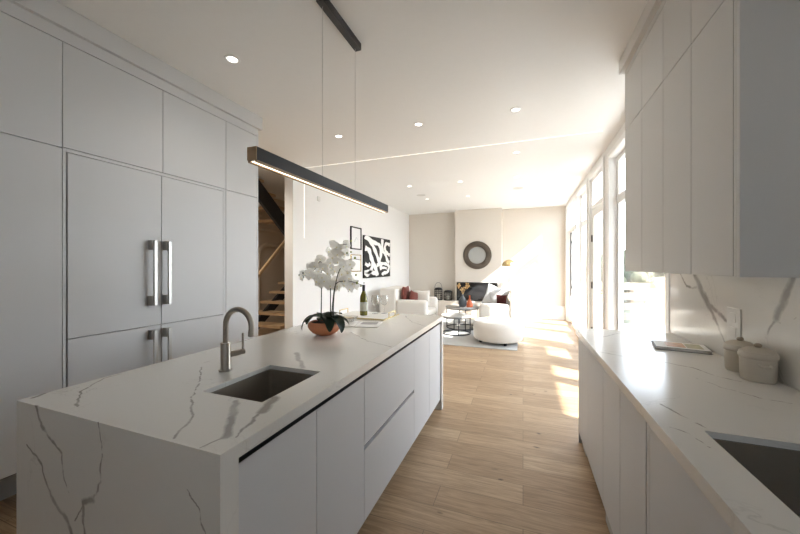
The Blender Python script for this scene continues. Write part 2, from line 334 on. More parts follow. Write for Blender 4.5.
# ------------------------------------------------------------ mesh helpers
class MB:
    def __init__(self): self.bm = bmesh.new()
    def _join(self, b, mi=0):
        me = bpy.data.meshes.new('t'); b.to_mesh(me); b.free()
        n = len(self.bm.faces); self.bm.from_mesh(me); bpy.data.meshes.remove(me)
        self.bm.faces.ensure_lookup_table()
        if mi:
            for f in self.bm.faces[n:]: f.material_index = mi
        return self
    def box(self, x0, x1, y0, y1, z0, z1, bev=.001, seg=1, mi=0, rot=0, M=None):
        b = bmesh.new(); bmesh.ops.create_cube(b, size=1)
        sx, sy, sz = abs(x1 - x0), abs(y1 - y0), abs(z1 - z0)
        bmesh.ops.scale(b, vec=(sx, sy, sz), verts=b.verts)
        if bev: bmesh.ops.bevel(b, geom=list(b.edges), offset=min(bev, min(sx, sy, sz) * .49), segments=seg, profile=.5, affect='EDGES')
        if rot: bmesh.ops.rotate(b, matrix=Matrix.Rotation(rot, 3, 'Z'), verts=b.verts)
        bmesh.ops.translate(b, vec=((x0 + x1) / 2, (y0 + y1) / 2, (z0 + z1) / 2), verts=b.verts)
        if M is not None: bmesh.ops.transform(b, matrix=M, verts=b.verts)
        return self._join(b, mi)
    def cyl(self, p0, p1, r0, r1=None, seg=24, mi=0, caps=True):
        p0, p1 = Vector(p0), Vector(p1); r1 = r0 if r1 is None else r1
        b = bmesh.new(); d = p1 - p0
        bmesh.ops.create_cone(b, cap_ends=caps, segments=seg, radius1=r0, radius2=r1, depth=d.length)
        q = d.to_track_quat('Z', 'Y').to_matrix().to_4x4()
        bmesh.ops.transform(b, matrix=Matrix.Translation((p0 + p1) / 2) @ q, verts=b.verts)
        return self._join(b, mi)
    def lathe(self, prof, c=(0, 0, 0), seg=40, mi=0, axis='Z'):
        b = bmesh.new(); rings = []
        for r, z in prof:
            if r < 1e-6: rings.append([b.verts.new((0, 0, z))])
            else: rings.append([b.verts.new((r * math.cos(2 * PI * k / seg), r * math.sin(2 * PI * k / seg), z)) for k in range(seg)])
        for a, d in zip(rings, rings[1:]):
            for k in range(seg):
                k2 = (k + 1) % seg
                if len(a) == 1 and len(d) == 1: continue
                if len(a) == 1: b.faces.new((a[0], d[k2], d[k]))
                elif len(d) == 1: b.faces.new((a[k], a[k2], d[0]))
                else: b.faces.new((a[k], a[k2], d[k2], d[k]))
        if axis == 'Y': bmesh.ops.rotate(b, matrix=Matrix.Rotation(PI / 2, 3, 'X'), verts=b.verts)
        bmesh.ops.recalc_face_normals(b, faces=b.faces)
        bmesh.ops.translate(b, vec=c, verts=b.verts)
        return self._join(b, mi)
    def tube(self, pts, r, seg=10, mi=0, closed=False, caps=True):
        pts = [Vector(p) for p in pts]; n = len(pts); b = bmesh.new(); rings = []
        rr = r if isinstance(r, (list, tuple)) else [r] * n
        up = Vector((0, 0, 1)); prev = None
        for i, p in enumerate(pts):
            if closed: t = (pts[(i + 1) % n] - pts[i - 1]).normalized()
            else: t = (pts[min(i + 1, n - 1)] - pts[max(i - 1, 0)]).normalized()
            if prev is None:
                a = t.cross(up)
                if a.length < .05: a = t.cross(Vector((1, 0, 0)))
                a.normalize()
            else:
                a = prev - t * prev.dot(t); a.normalize()
            prev = a; c = t.cross(a)
            rings.append([b.verts.new(p + (a * math.cos(2 * PI * k / seg) + c * math.sin(2 * PI * k / seg)) * rr[i]) for k in range(seg)])
        m = n if closed else n - 1
        for i in range(m):
            A, D = rings[i], rings[(i + 1) % n]
            for k in range(seg): b.faces.new((A[k], A[(k + 1) % seg], D[(k + 1) % seg], D[k]))
        if caps and not closed: b.faces.new(rings[0]); b.faces.new(rings[-1])
        bmesh.ops.recalc_face_normals(b, faces=b.faces)
        return self._join(b, mi)
    def ball(self, c, r, seg=14, mi=0, scale=(1, 1, 1), M=None):
        b = bmesh.new(); bmesh.ops.create_uvsphere(b, u_segments=seg, v_segments=max(6, seg // 2), radius=r)
        bmesh.ops.scale(b, vec=scale, verts=b.verts)
        if M is not None: bmesh.ops.transform(b, matrix=M, verts=b.verts)
        bmesh.ops.translate(b, vec=c, verts=b.verts)
        return self._join(b, mi)
    def quad(self, pts, mi=0):
        b = bmesh.new(); b.faces.new([b.verts.new(p) for p in pts]); return self._join(b, mi)
    def prism(self, poly, h, z0=0, M=None, mi=0, bev=0, seg=2):
        b = bmesh.new(); f = b.faces.new([b.verts.new((x, y, z0)) for x, y in poly])
        r = bmesh.ops.extrude_face_region(b, geom=[f]); bmesh.ops.translate(b, vec=(0, 0, h), verts=[v for v in r['geom'] if isinstance(v, bmesh.types.BMVert)])
        bmesh.ops.recalc_face_normals(b, faces=b.faces)
        if bev: bmesh.ops.bevel(b, geom=list(b.edges), offset=bev, segments=seg, profile=.5, affect='EDGES')
        if M is not None: bmesh.ops.transform(b, matrix=M, verts=b.verts)
        return self._join(b, mi)
    def make(self, name, mats, parent=None, local=False, kind=None, label=None, smooth=True):
        bm = self.bm
        if parent is not None and not local:
            o = origin(parent); bmesh.ops.translate(bm, vec=(-o[0], -o[1], -o[2]), verts=bm.verts)
        if smooth:
            for f in bm.faces: f.smooth = True
            for e in bm.edges:
                if len(e.link_faces) == 2 and e.calc_face_angle(0) > .62: e.smooth = False
        me = bpy.data.meshes.new(name); bm.to_mesh(me); bm.free()
        for m in (mats if isinstance(mats, (list, tuple)) else [mats]): me.materials.append(MATS[m])
        ob = bpy.data.objects.new(name, me); COL.objects.link(ob)
        if parent is not None: ob.parent = parent
        if kind: ob['kind'] = kind
        if label: ob['label'] = label
        return ob
def origin(o):
    v = Vector((0, 0, 0))
    while o is not None: v = v + o.location; o = o.parent
    return v
def tag(o, label, cat, group=None, kind=None):
    o['label'] = label; o['category'] = cat
    if group: o['group'] = group
    if kind: o['kind'] = kind
    return o
def thing(name, label, cat, loc=(0, 0, 0), rz=0, group=None):
    o = bpy.data.objects.new(name, None); COL.objects.link(o); o.empty_display_size = .1
    o.location = loc; o.rotation_euler = (0, 0, rz); return tag(o, label, cat, group)
def solo(mb, name, mats, label, cat, loc, group=None):
    """one-mesh thing whose origin is at loc, built in world coordinates"""
    bmesh.ops.translate(mb.bm, vec=(-loc[0], -loc[1], -loc[2]), verts=mb.bm.verts)
    o = mb.make(name, mats); o.location = loc; return tag(o, label, cat, group)
def copy_tree(o, parent=None):
    c = o.copy(); COL.objects.link(c); c.parent = parent
    for ch in [x for x in list(bpy.data.objects) if x.parent is o]: copy_tree(ch, c)
    return c
def struct(mb, name, m): return mb.make(name, m, kind='structure')

# ------------------------------------------------------------ setting
H = 3.0; XL = -3.3; XR = 1.05; YB = 9.65; YF = -1.7
struct(MB().box(-5.6, XR + .15, YF - .15, YB + .15, -.12, 0, 0), 'floor', 'oak_floor')
struct(MB().box(-5.6, XR + .15, YF - .15, YB + .15, H, H + .15, 0), 'ceiling', 'ceiling_paint')
wl = MB()
wl.box(XL - .14, XL, YF, 2.76, 0, H, 0).box(XL - .155, XL, 4.16, YB, 0, H, 0)
struct(wl, 'wall_left', 'wall_paint')
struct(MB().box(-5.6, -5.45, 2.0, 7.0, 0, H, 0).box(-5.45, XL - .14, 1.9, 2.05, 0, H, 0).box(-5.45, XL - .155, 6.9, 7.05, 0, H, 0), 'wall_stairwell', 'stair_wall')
struct(MB().box(XL - .155, XR + .15, YB, YB + .15, 0, H, 0), 'wall_back', 'beige_paint')
struct(MB().box(-1.81, -.54, 9.35, YB, 0, H, .003), 'wall_chimney', 'beige_paint')
# right wall with openings: (y0, y1, z0, z1)
OP = [(3.13, 4.95, .22, 2.82), (5.3, 6.28, 0, 2.86), (6.55, 7.72, .12, 2.88), (7.82, 9.45, 0, 2.88)]
wr_ = MB(); y = YF
for a, b_, z0, z1 in OP:
    wr_.box(XR, XR + .15, y, a, 0, H, 0)
    if z0: wr_.box(XR, XR + .15, a, b_, 0, z0, 0)
    wr_.box(XR, XR + .15, a, b_, z1, H, 0); y = b_
wr_.box(XR, XR + .15, y, YB, 0, H, 0)
struct(wr_, 'wall_right', 'wall_paint')
wf = MB()  # unseen back of the room, invented to carry the added high window
FW = (.2, .95, 1.7, 2.65)
wf.box(XL, FW[0], YF - .15, YF, 0, H, 0).box(FW[1], XR, YF - .15, YF, 0, H, 0).box(FW[0], FW[1], YF - .15, YF, 0, FW[2], 0).box(FW[0], FW[1], YF - .15, YF, FW[3], H, 0)
struct(wf, 'wall_front', 'wall_paint')
wfw = MB()
wfw.box(FW[0], FW[1], YF - .12, YF - .06, FW[2], FW[2] + .07).box(FW[0], FW[1], YF - .12, YF - .06, FW[3] - .07, FW[3]).box(FW[0], FW[0] + .07, YF - .12, YF - .06, FW[2] + .07, FW[3] - .07).box(FW[1] - .07, FW[1], YF - .12, YF - .06, FW[2] + .07, FW[3] - .07)
w5 = struct(wfw, 'window_added', 'trim_white')  # added unseen window, there to throw cool light on the upper cabinets' end
MB().box(FW[0] + .07, FW[1] - .07, YF - .093, YF - .087, FW[2] + .07, FW[3] - .07, 0).make('pane', 'window_glass', w5)

def frame_rect(mb, y0, y1, z0, z1, w=.06, x0=XR + .08, x1=XR + .14, wb=None):
    wb = w if wb is None else wb
    mb.box(x0, x1, y0, y0 + w, z0, z1, .004).box(x0, x1, y1 - w, y1, z0, z1, .004)
    mb.box(x0, x1, y0 + w, y1 - w, z0, z0 + wb, .004).box(x0, x1, y0 + w, y1 - w, z1 - w, z1, .004)
def pane(y0, y1, z0, z1, parent, x=XR + .11): MB().box(x - .003, x + .003, y0, y1, z0, z1, 0).make('pane', 'window_glass', parent)
def casing(name, y0, y1, z0, z1):
    m = MB(); w = .07
    m.box(XR - .014, XR, y0 - w, y0, z0, z1 + w, .003).box(XR - .014, XR, y1, y1 + w, z0, z1 + w, .003).box(XR - .014, XR, y0, y1, z1, z1 + w, .003)
    m.box(XR, XR + .15, y0, y0 + .004, z0, z1, 0).box(XR, XR + .15, y1 - .004, y1, z0, z1, 0).box(XR, XR + .15, y0 + .004, y1 - .004, z1 - .004, z1, 0)
    if z0 > 0: m.box(XR - .02, XR + .15, y0 + .004, y1 - .004, z0, z0 + .02, .003)
    struct(m, name, 'trim_white')
# window 1 beside the counter
y0, y1, z0, z1 = OP[0]; m = MB(); frame_rect(m, y0 + .004, y1 - .004, z0 + .02, 2.27, .055); frame_rect(m, y0 + .004, y1 - .004, 2.27, z1 - .004, .055)
w1 = struct(m, 'window_1', 'trim_white'); pane(y0 + .06, y1 - .06, z0 + .075, 2.215, w1); pane(y0 + .06, y1 - .06, 2.325, z1 - .06, w1)
MB().box(XR + .078, XR + .0805, y1 - .066, y1 - .058, z0 + .08, 2.21, 0).make('gasket', 'black_satin', w1)
casing('trim_1', y0, y1, z0, z1)
# door 1 with transom
y0, y1, z0, z1 = OP[1]; m = MB(); frame_rect(m, y0 + .004, y1 - .004, 2.36, z1 - .004, .06, XR + .02)
m.box(XR + .02, XR + .14, y0 + .004, y0 + .04, 0, 2.36, .003).box(XR + .02, XR + .14, y1 - .04, y1 - .004, 0, 2.36, .003)
w2 = struct(m, 'window_2', 'trim_white'); pane(y0 + .06, y1 - .06, 2.42, z1 - .06, w2, XR + .08)
m = MB(); frame_rect(m, y0 + .045, y1 - .045, .012, 2.35, .125, XR + .025, XR + .07, .30); d1 = struct(m, 'door_1', 'trim_white')
pane(y0 + .17, y1 - .17, .312, 2.225, d1, XR + .048)
for z in (.3, 1.05, 1.82): MB().box(XR + .008, XR + .026, y1 - .075, y1 - .04, z, z + .11, .003).make('hinge', 'hinge_black', d1)
hd = MB().box(XR + .016, XR + .025, y0 + .085, y0 + .125, .96, 1.18, .003); hd.cyl((XR + .02, y0 + .105, 1.03), (XR - .03, y0 + .105, 1.03), .008).tube([(XR - .03, y0 + .1, 1.03), (XR - .034, y0 + .16, 1.03), (XR - .03, y0 + .22, 1.03)], .008); hd.cyl((XR + .016, y0 + .105, 1.14), (XR, y0 + .105, 1.14), .016)
hd.make('door_handle', 'brass', d1)
casing('trim_2', y0, y1, z0, z1)
# window 3
y0, y1, z0, z1 = OP[2]; m = MB(); frame_rect(m, y0 + .004, y1 - .004, z0 + .02, 2.27, .06); frame_rect(m, y0 + .004, y1 - .004, 2.27, z1 - .004, .06)
w3 = struct(m, 'window_3', 'trim_white'); pane(y0 + .064, y1 - .064, z0 + .08, 2.21, w3); pane(y0 + .064, y1 - .064, 2.33, z1 - .064, w3)
casing('trim_3', y0, y1, z0, z1)
# door 2, a glazed patio door
y0, y1, z0, z1 = OP[3]; m = MB(); frame_rect(m, y0 + .004, y1 - .004, 2.30, z1 - .004, .04, XR + .02)
m.box(XR + .02, XR + .14, y0 + .004, y0 + .04, 0, 2.30, .003).box(XR + .02, XR + .14, y1 - .04, y1 - .004, 0, 2.30, .003)
w4 = struct(m, 'window_4', 'trim_white'); pane(y0 + .04, y1 - .04, 2.34, z1 - .04, w4, XR + .08)
m = MB(); frame_rect(m, y0 + .045, (y0 + y1) / 2 + .03, .012, 2.29, .08, XR + .025, XR + .07); frame_rect(m, (y0 + y1) / 2 + .035, y1 - .045, .012, 2.29, .08, XR + .075, XR + .12)
d2 = struct(m, 'door_2', 'trim_white'); pane(y0 + .12, (y0 + y1) / 2 - .045, .09, 2.21, d2, XR + .048); pane((y0 + y1) / 2 + .11, y1 - .12, .09, 2.21, d2, XR + .098)
MB().box(XR - .012, XR + .014, (y0 + y1) / 2 - .02, (y0 + y1) / 2 + .008, .72, 2.2, .004).box(XR + .012, XR + .026, (y0 + y1) / 2 - .02, (y0 + y1) / 2 + .008, .9, .95, 0).box(XR + .012, XR + .026, (y0 + y1) / 2 - .02, (y0 + y1) / 2 + .008, 1.95, 2.0, 0).make('door_handle', 'black_satin', d2)
casing('trim_4', y0, y1, z0, z1)
# baseboards
bb = MB(); yy = 3.02
for a, b_, z0, z1 in OP:
    if a - .07 > yy: bb.box(XR - .016, XR, yy, a - .07, 0, .12, .003)
    yy = b_ + .07
bb.box(XR - .016, XR, 3.06, 5.02, 0, .12, .003).box(XR - .016, XR, 6.48, 7.74, 0, .1, .003)
struct(bb, 'baseboard_right', 'trim_white')
struct(MB().box(XL, XL + .016, 4.16, YB - .1, 0, .12, .003), 'baseboard_left', 'trim_white')
struct(MB().box(-.54, XR - .02, 9.60, YB, 0, .36, .004), 'baseboard_back', 'trim_white')
# raised hearth ledge below fireplace
hl = MB().box(XL + .02, -.545, 9.16, 9.345, 0, .432, .006).box(XL + .02, -1.82, 9.345, YB, 0, .432, .004)
struct(hl, 'trim_5', 'beige_paint')
# stairwell plaster arches
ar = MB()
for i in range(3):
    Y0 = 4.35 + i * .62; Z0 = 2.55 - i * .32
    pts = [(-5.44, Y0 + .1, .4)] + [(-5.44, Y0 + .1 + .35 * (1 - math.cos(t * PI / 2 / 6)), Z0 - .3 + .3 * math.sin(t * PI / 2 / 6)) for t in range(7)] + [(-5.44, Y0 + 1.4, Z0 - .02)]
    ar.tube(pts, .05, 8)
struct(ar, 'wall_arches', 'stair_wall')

# ------------------------------------------------------------ outside
struct(MB().box(XR + .15, 40, -20, 60, -.62, -.56, 0).box(-20, XR + .15, -20, YF - .16, -.62, -.56, 0), 'ground_lawn', 'grass')
struct(MB().box(XR + .16, 4.4, -1.5, 9.9, -.555, -.05, .01), 'ground_patio', 'deck')
pr = thing('porch_roof', 'unseen pale flat porch roof on slim posts limiting sun at the glazed doors', 'canopy', (2.6, 3.4, -.05))  # unseen roof and posts, put in and sized to bound the sun patches
MB().box(XR + .16, 3.97, -1.5, 4.95, 2.93, 3.1, .01).make('roof_slab', 'siding', pr)
for yp in (3.26, 1.3, -1.3): MB().box(3.62, 3.8, yp - .1, yp + .1, -.05, 2.93, .005).make('post', 'siding', pr)
def slat_fence(x0, x1, y0, y1, lb):
    fn = thing('slat_fence', lb, 'fence', ((x0 + x1) / 2, (y0 + y1) / 2, -.56)); n = 5
    for i in range(n + 1):
        xx, yy = x0 + (x1 - x0) * i / n, y0 + (y1 - y0) * i / n
        MB().box(xx - .05, xx + .05, yy - .05, yy + .05, -.56, 1.0, .004).make('post', 'fence_wood', fn)
    ex, ey = (.012, 0) if x0 == x1 else (0, .012)
    for k in range(5):
        z = -.42 + k * .29; o = .063 if ex == 0 else .063
        MB().box(x0 - (ex or 0) - (o if ex else 0), x1 + (ex or 0) - (o if ex else 0), y0 - (ey or 0) - (o if ey else 0), y1 + (ey or 0) - (o if ey else 0), z, z + .20, .003).make('slat', 'fence_wood', fn)
slat_fence(1.6, 6.4, 11.2, 11.2, 'pale horizontal slat fence closing the garden beyond the counter window')
slat_fence(6.6, 6.6, -2, 11, 'pale horizontal slat fence running along the garden side')
solo(MB().box(3.42, 3.66, 10.80, 11.04, -.56, 1.04, .01).prism([(-.15, -.15), (.15, -.15), (.15, .15), (-.15, .15)], .05, M=Matrix.Translation((3.54, 10.92, 1.045))), 'gate_post', 'gate_wood', 'tan timber post with flat cap in front of the slat fence', 'post', (3.54, 10.92, -.56))
tl = ['tall dense shrub tree over the fence beyond the counter window', 'leafy tree over the fence farthest along the garden', 'low leafy tree between the taller garden trees', 'leafy tree at the outer corner of the garden', 'small leafy tree close behind the fence']
for i, (tx, ty, th) in enumerate([(8.6, 26, 2.9), (5.2, 31, 2.6), (13.5, 27, 2.7), (18.5, 28, 3.0), (5.4, 21, 2.4)]):
    t = thing('garden_tree', tl[i], 'tree', (tx, ty, -.56), group='trees beyond the fence')
    MB().tube([(tx, ty, -.56), (tx + .1, ty, th * .5), (tx, ty + .1, th * .7)], [.16, .12, .07]).make('trunk', 'bark', t)
    cr = MB()
    for k in range(40):
        a = random.uniform(0, 2 * PI); rr = random.uniform(0, 1.8)
        cr.ball((tx + rr * math.cos(a), ty + rr * math.sin(a), th * .5 + random.uniform(-.9, .7)), random.uniform(.3, .55), 8)
    cr.make('crown', 'tree_leaf', t)

# ------------------------------------------------------------ left cabinets
XC = -2.63
ZT = 2.79; ZRow = 2.14; ZB = .27
def door_x(parent, name, y0, y1, z0, z1, xf, d, mt, g=.002, label=None):
    # a flat door whose face is at xf; d=+1 when it faces +X
    return MB().box(xf - .02 * d, xf, y0 + g, y1 - g, z0 + g, z1 - g, .0012).make(name, mt, parent, label=label)
def tall_cabinet(y0, y1, label):
    t = thing('tall_cabinet', label, 'cabinet', (XC - .32, (y0 + y1) / 2, 0), group='tall cabinets along the wall')
    MB().box(XL + .005, XC - .022, y0, y1, ZB - .01, ZT, 0).make('body', 'carcass', t)
    door_x(t, 'door', y0, y1, ZB, ZRow, XC, 1, 'cabinet_white'); door_x(t, 'door', y0, y1, ZRow, ZT, XC, 1, 'cabinet_white')
    MB().box(XL + .005, XC - .33, y0, y1, 0, ZB - .01, 0).make('toe_kick', 'toe_grey', t)
    return t
tall_cabinet(-.052, .557, 'white tall cabinet out at the near end of the cabinet wall')
tall_cabinet(.557, 1.166, 'white handleless tall cabinet on the near side of the panelled refrigerator')
t = tall_cabinet(2.348, 2.735, 'narrow white tall cabinet between refrigerator and stair opening')
MB().box(XL + .005, XC, 2.735, 2.755, 0, ZT, .001).make('side_panel', 'cabinet_white', t)
for a, b_, lb in ((1.166, 1.765, 'white wall cabinet above the near refrigerator door'), (1.765, 2.348, 'white wall cabinet above the far refrigerator door')):
    t = thing('wall_cabinet', lb, 'cabinet', (XC - .32, (a + b_) / 2, 2.145), group='cabinets above the refrigerator')
    MB().box(XL + .005, XC - .022, a, b_, 2.147, ZT, 0).make('body', 'carcass', t)
    door_x(t, 'door', a, b_, 2.145, ZT, XC, 1, 'cabinet_white')
fr = thing('refrigerator', 'panelled built-in refrigerator with four steel bar handles between white tall cabinets', 'refrigerator', (XC - .32, 1.75, 0))
MB().box(XL + .005, XC - .024, 1.168, 2.346, ZB - .01, 2.144, 0).make('body', 'carcass', fr)
MB().box(XC - .02, XC - .001, 1.168, 1.184, ZB, 2.143, .001).box(XC - .02, XC - .001, 2.318, 2.346, ZB, 2.143, .001).box(XC - .02, XC - .001, 1.184, 2.318, 2.122, 2.143, .001).make('frame', 'cabinet_white', fr)
MB().box(XL + .005, XC - .33, 1.168, 2.346, 0, ZB - .01, 0).make('toe_kick', 'toe_grey', fr)
def bar_handle(parent, yc, z0, z1):
    m = MB().box(XC + .050, XC + .066, yc - .013, yc + .013, z0, z1, .003)
    for zz in (z0 + .035, z1 - .035): m.box(XC, XC + .05, yc - .018, yc + .018, zz - .035, zz + .035, .002)
    m.make('handle', 'steel_handle', parent, label='brushed steel bar handle')
for nm, z0, z1, h0, h1 in (('door', .968, 2.12, 1.125, 1.612), ('freezer_door', ZB, .968, .45, .94)):
    for a, b_, yh in ((1.187, 1.752, 1.672), (1.752, 2.315, 1.778)):
        d = door_x(fr, nm, a, b_, z0, z1, XC + .004, 1, 'cabinet_white', .0025)
        bar_handle(d, yh, h0, h1)
struct(MB().box(XC - .02, XC, -.052, 2.755, ZT + .003, 2.87, .001).box(XL + .005, XC - .02, -.052, 2.755, ZT + .003, H - .001, 0).box(XC - .02, XC + .03, -.052, 2.785, 2.865, H - .001, .003).box(XL+.005, XC - .02, 2.755, 2.785, 2.865, H - .001, .003), 'trim_6', 'cabinet_white')

# ------------------------------------------------------------ right upper cabinets
XU = .73; UB = 1.38; UR = 2.448; UT = 2.86
us = [(2.58, 2.94), (2.232, 2.58), (1.905, 2.232), (1.577, 1.905)]
ul = ['pale grey wall cabinet stack nearest the window above the counter', 'pale grey wall cabinet stack second from the window', 'pale grey wall cabinet stack third from the window', 'pale grey wall cabinet stack beside the exposed side panel']
for i, ((a, b_), lb) in enumerate(zip(us, ul)):
    t = thing('wall_cabinet', lb, 'cabinet', (.88, (a + b_) / 2, UB), group='wall cabinets above the counter')
    MB().box(XU + .022, XR - .004, a, b_, UB + .02, UT, 0).make('body', 'carcass', t)
    MB().box(XU + .022, .895, a, b_, UB, UB + .0185, 0).box(.925, XR - .004, a, b_, UB, UB + .0185, 0).make('bottom_panel', 'cabinet_warm', t)
    door_x(t, 'door', a, b_, UB, UR, XU, -1, 'cabinet_warm'); door_x(t, 'door', a, b_, UR, UT, XU, -1, 'cabinet_warm')
    if i == 0: MB().box(XU, XR - .004, 2.942, 2.96, UB, UT, .001).make('side_panel', 'cabinet_warm', t)
    if i == 3: MB().box(XU, XR - .004, 1.538, 1.56, UB, UT, .001).box(XU, XU + .02, 1.5605, 1.575, UB, UT, .001).make('side_panel', 'cabinet_warm', t)
struct(MB().box(XU, XR - .004, 1.538, 2.96, UT + .003, 2.90, .001).box(XU - .035, XR - .004, 1.50, 2.99, 2.90, H - .001, .003), 'trim_7', 'cabinet_warm')
t = thing('under_cabinet_light', 'slim lit strip under the wall cabinets above the counter', 'light', (.91, 2.27, UB))
MB().box(.902, .918, 1.60, 2.93, UB + .006, UB + .018, 0).make('diffuser', 'led', t)
MB().box(.896, .901, 1.58, 2.94, UB + .001, UB + .018, 0).box(.919, .924, 1.58, 2.94, UB + .001, UB + .018, 0).make('housing', 'plastic_grey', t)

# ------------------------------------------------------------ right base cabinets and counter
XB = .42
bs = [(2.585, 2.985), (2.13, 2.585), (1.44, 2.13), (.515, 1.41), (-.25, .515)]
bl = ['white base cabinet at the window end of the counter', 'white base cabinet second from the window end of the counter', 'wide white base cabinet between the sink base and the window end', 'white sink base cabinet below the dark counter sink', 'white base cabinet past the sink at the near end of the counter']
for i, ((a, b_), lb) in enumerate(zip(bs, bl)):
    t = thing('base_cabinet', lb, 'cabinet', (.7, (a + b_) / 2, 0), group='base cabinets along the window wall')
    top = .865
    if i == 3: MB().box(XB + .022, XR - .004, a, b_, .09, .64, 0).box(XB + .022, XB + .04, a, b_, .64, .87, 0).make('body', 'carcass', t)
    else: MB().box(XB + .022, XR - .004, a, b_, .09, .872, 0).make('body', 'carcass', t)
    if i == 2: door_x(t, 'door', a, 1.785, .085, top, XB, -1, 'cabinet_white'); door_x(t, 'door', 1.785, b_, .085, top, XB, -1, 'cabinet_white')
    else: door_x(t, 'door', a, b_, .085, top, XB, -1, 'cabinet_white')
    MB().box(XB + .075, XR - .004, a, b_, 0, .088, 0).make('toe_kick', 'toe_grey', t)
    if i == 0: MB().box(XB, XR - .004, 2.9855, 2.998, 0, .872, .001).box(XB + .02, XB + .07, 2.79, 2.95, 0, .088, .001).make('side_panel', 'toe_grey', t)
    if i == 2: MB().box(XB + .001, XB + .02, 1.4125, 1.4375, .085, .865, .001).make('filler', 'cabinet_white', t); MB().box(XB + .012, XB + .07, 1.93, 2.125, 0, .083, .001).make('plinth_block', 'toe_grey', t)
def ring_slab(mb, x0, x1, y0, y1, hx0, hx1, hy0, hy1, z0, z1):
    """slab with a rectangular hole, welded as one piece"""
    b = bmesh.new()
    def vs(z): return [b.verts.new(p + (z,)) for p in ((x0, y0), (x1, y0), (x1, y1), (x0, y1))], [b.verts.new(p + (z,)) for p in ((hx0, hy0), (hx1, hy0), (hx1, hy1), (hx0, hy1))]
    (o0, i0), (o1, i1) = vs(z0), vs(z1)
    for k in range(4):
        q = (k + 1) % 4
        b.faces.new((o1[k], o1[q], i1[q], i1[k])); b.faces.new((o0[q], o0[k], i0[k], i0[q]))
        b.faces.new((o0[k], o0[q], o1[q], o1[k])); b.faces.new((i0[q], i0[k], i1[k], i1[q]))
    bmesh.ops.bevel(b, geom=[e for e in b.edges if (e.verts[0].co.z == z1 and e.verts[1].co.z == z1 and ((e.verts[0] in o1) == (e.verts[1] in o1)))], offset=.0025, segments=2, profile=.5, affect='EDGES')
    mb._join(b)
m = MB(); ring_slab(m, .40, XR - .012, -.25, 3.0, .515, .93, .52, 1.262, .90, .92); m.box(.40, .44, -.25, 3.0, .88, .90, 0).box(.44, XR - .012, 2.96, 3.0, .88, .90, 0).box(.44, XR - .012, -.25, -.2, .88, .90, 0)
solo(m, 'countertop', 'counter_quartz', 'white veined quartz counter under the window wall cabinets with sink cutout', 'countertop', (.7, 1.4, .88))
m = MB().box(XR - .0115, XR - .001, -.25, 3.035, .921, UB - .002, 0)
solo(m, 'backsplash', 'splash_quartz', 'white quartz backsplash with bold grey veins behind the canisters', 'backsplash', (XR, 1.4, .92))
def sink(x0, x1, y0, y1, zt, dep, label):
    t = thing('sink', label, 'sink', ((x0 + x1) / 2, (y0 + y1) / 2, zt - dep))
    m = MB(); w = .003
    m.box(x0 - w, x0, y0 - w, y1 + w, zt - dep, zt, 0).box(x1, x1 + w, y0 - w, y1 + w, zt - dep, zt, 0).box(x0, x1, y0 - w, y0, zt - dep, zt, 0).box(x0, x1, y1, y1 + w, zt - dep, zt, 0)
    m.box(x0 - w, x1 + w, y0 - w, y1 + w, zt - dep - w, zt - dep, 0)
    # rounded inner corners
    for cx, cy, sx, sy in ((x0, y0, 1, 1), (x1, y0, -1, 1), (x0, y1, 1, -1), (x1, y1, -1, -1)):
        r = .018; pl = [(cx, cy)] + [(cx + sx * r * (1 - math.cos(a * PI / 12)), cy + sy * r * (1 - math.sin(a * PI / 12))) for a in range(7)]
        m.prism(pl, dep - .001, zt - dep)
    m.make('basin', 'sink_dark', t)
    MB().lathe([(0, .001), (.018, .001), (.02, .004), (.042, .004), (.045, 0)], ((x0 + x1) / 2, (y0 + y1) / 2, zt - dep + .0005), 28).make('drain', 'nickel', t)
sink(.519, .926, .524, 1.258, .899, .24, 'dark undermount sink in the counter beneath the wall cabinets')

# ------------------------------------------------------------ island
IX0, IX1, IY0, IY1 = -1.765, -.75, .652, 3.25
m = MB(); ring_slab(m, IX0, IX1, IY0, IY1, -1.20, -.897, .957, 1.333, .90, .92)
m.box(IX0, IX1, IY0, IY0 + .06, 0, .90, 0).box(IX0, IX1, IY1 - .06, IY1, 0, .90, 0).box(IX1 - .04, IX1, IY0 + .06, IY1 - .06, .88, .90, 0).box(IX0, IX0 + .04, IY0 + .06, IY1 - .06, .88, .90, 0)
solo(m, 'countertop', 'island_quartz', 'white quartz island top with waterfall ends and grey veins', 'countertop', (-1.29, 1.95, 0))
isl = thing('kitchen_island', 'white handleless island cabinetry under the waterfall quartz top', 'island', (-1.29, 1.95, 0))
XI = -.765
MB().box(IX0 + .25, XI - .022, IY0 + .0605, IY1 - .0605, .09, .60, 0).box(IX0 + .25, -1.215, IY0 + .0605, IY1 - .0605, .60, .875, 0).box(-1.215, XI - .06, 1.345, IY1 - .0605, .60, .864, 0).box(XI-.06, XI-.022, IY0+.0605, IY1-.0605, .60, .862, 0).make('body', 'carcass', isl)
MB().box(XI - .0215, XI - .019, IY0 + .061, IY1 - .061, .80, .8795, 0).box(XI - .0188, XI + .0, IY0 + .061, IY1 - .061, .8532, .8542, 0).make('finger_channel', 'channel_black', isl)
MB().box(IX0 + .25, XI - .08, IY0 + .0605, IY1 - .0605, 0, .089, 0).make('toe_kick', 'toe_grey', isl)
MB().box(IX0 + .23, IX0 + .249, IY0 + .0605, IY1 - .0605, 0, .875, .001).make('back_panel', 'cabinet_white', isl)
ds = [('door', .7145, 1.109, .10, .853), ('door', 1.109, 1.527, .10, .853), ('drawer', 1.527, 2.355, .10, .472), ('drawer', 1.527, 2.355, .492, .853), ('door', 2.355, 2.784, .10, .853), ('door', 2.784, 3.188, .10, .853)]
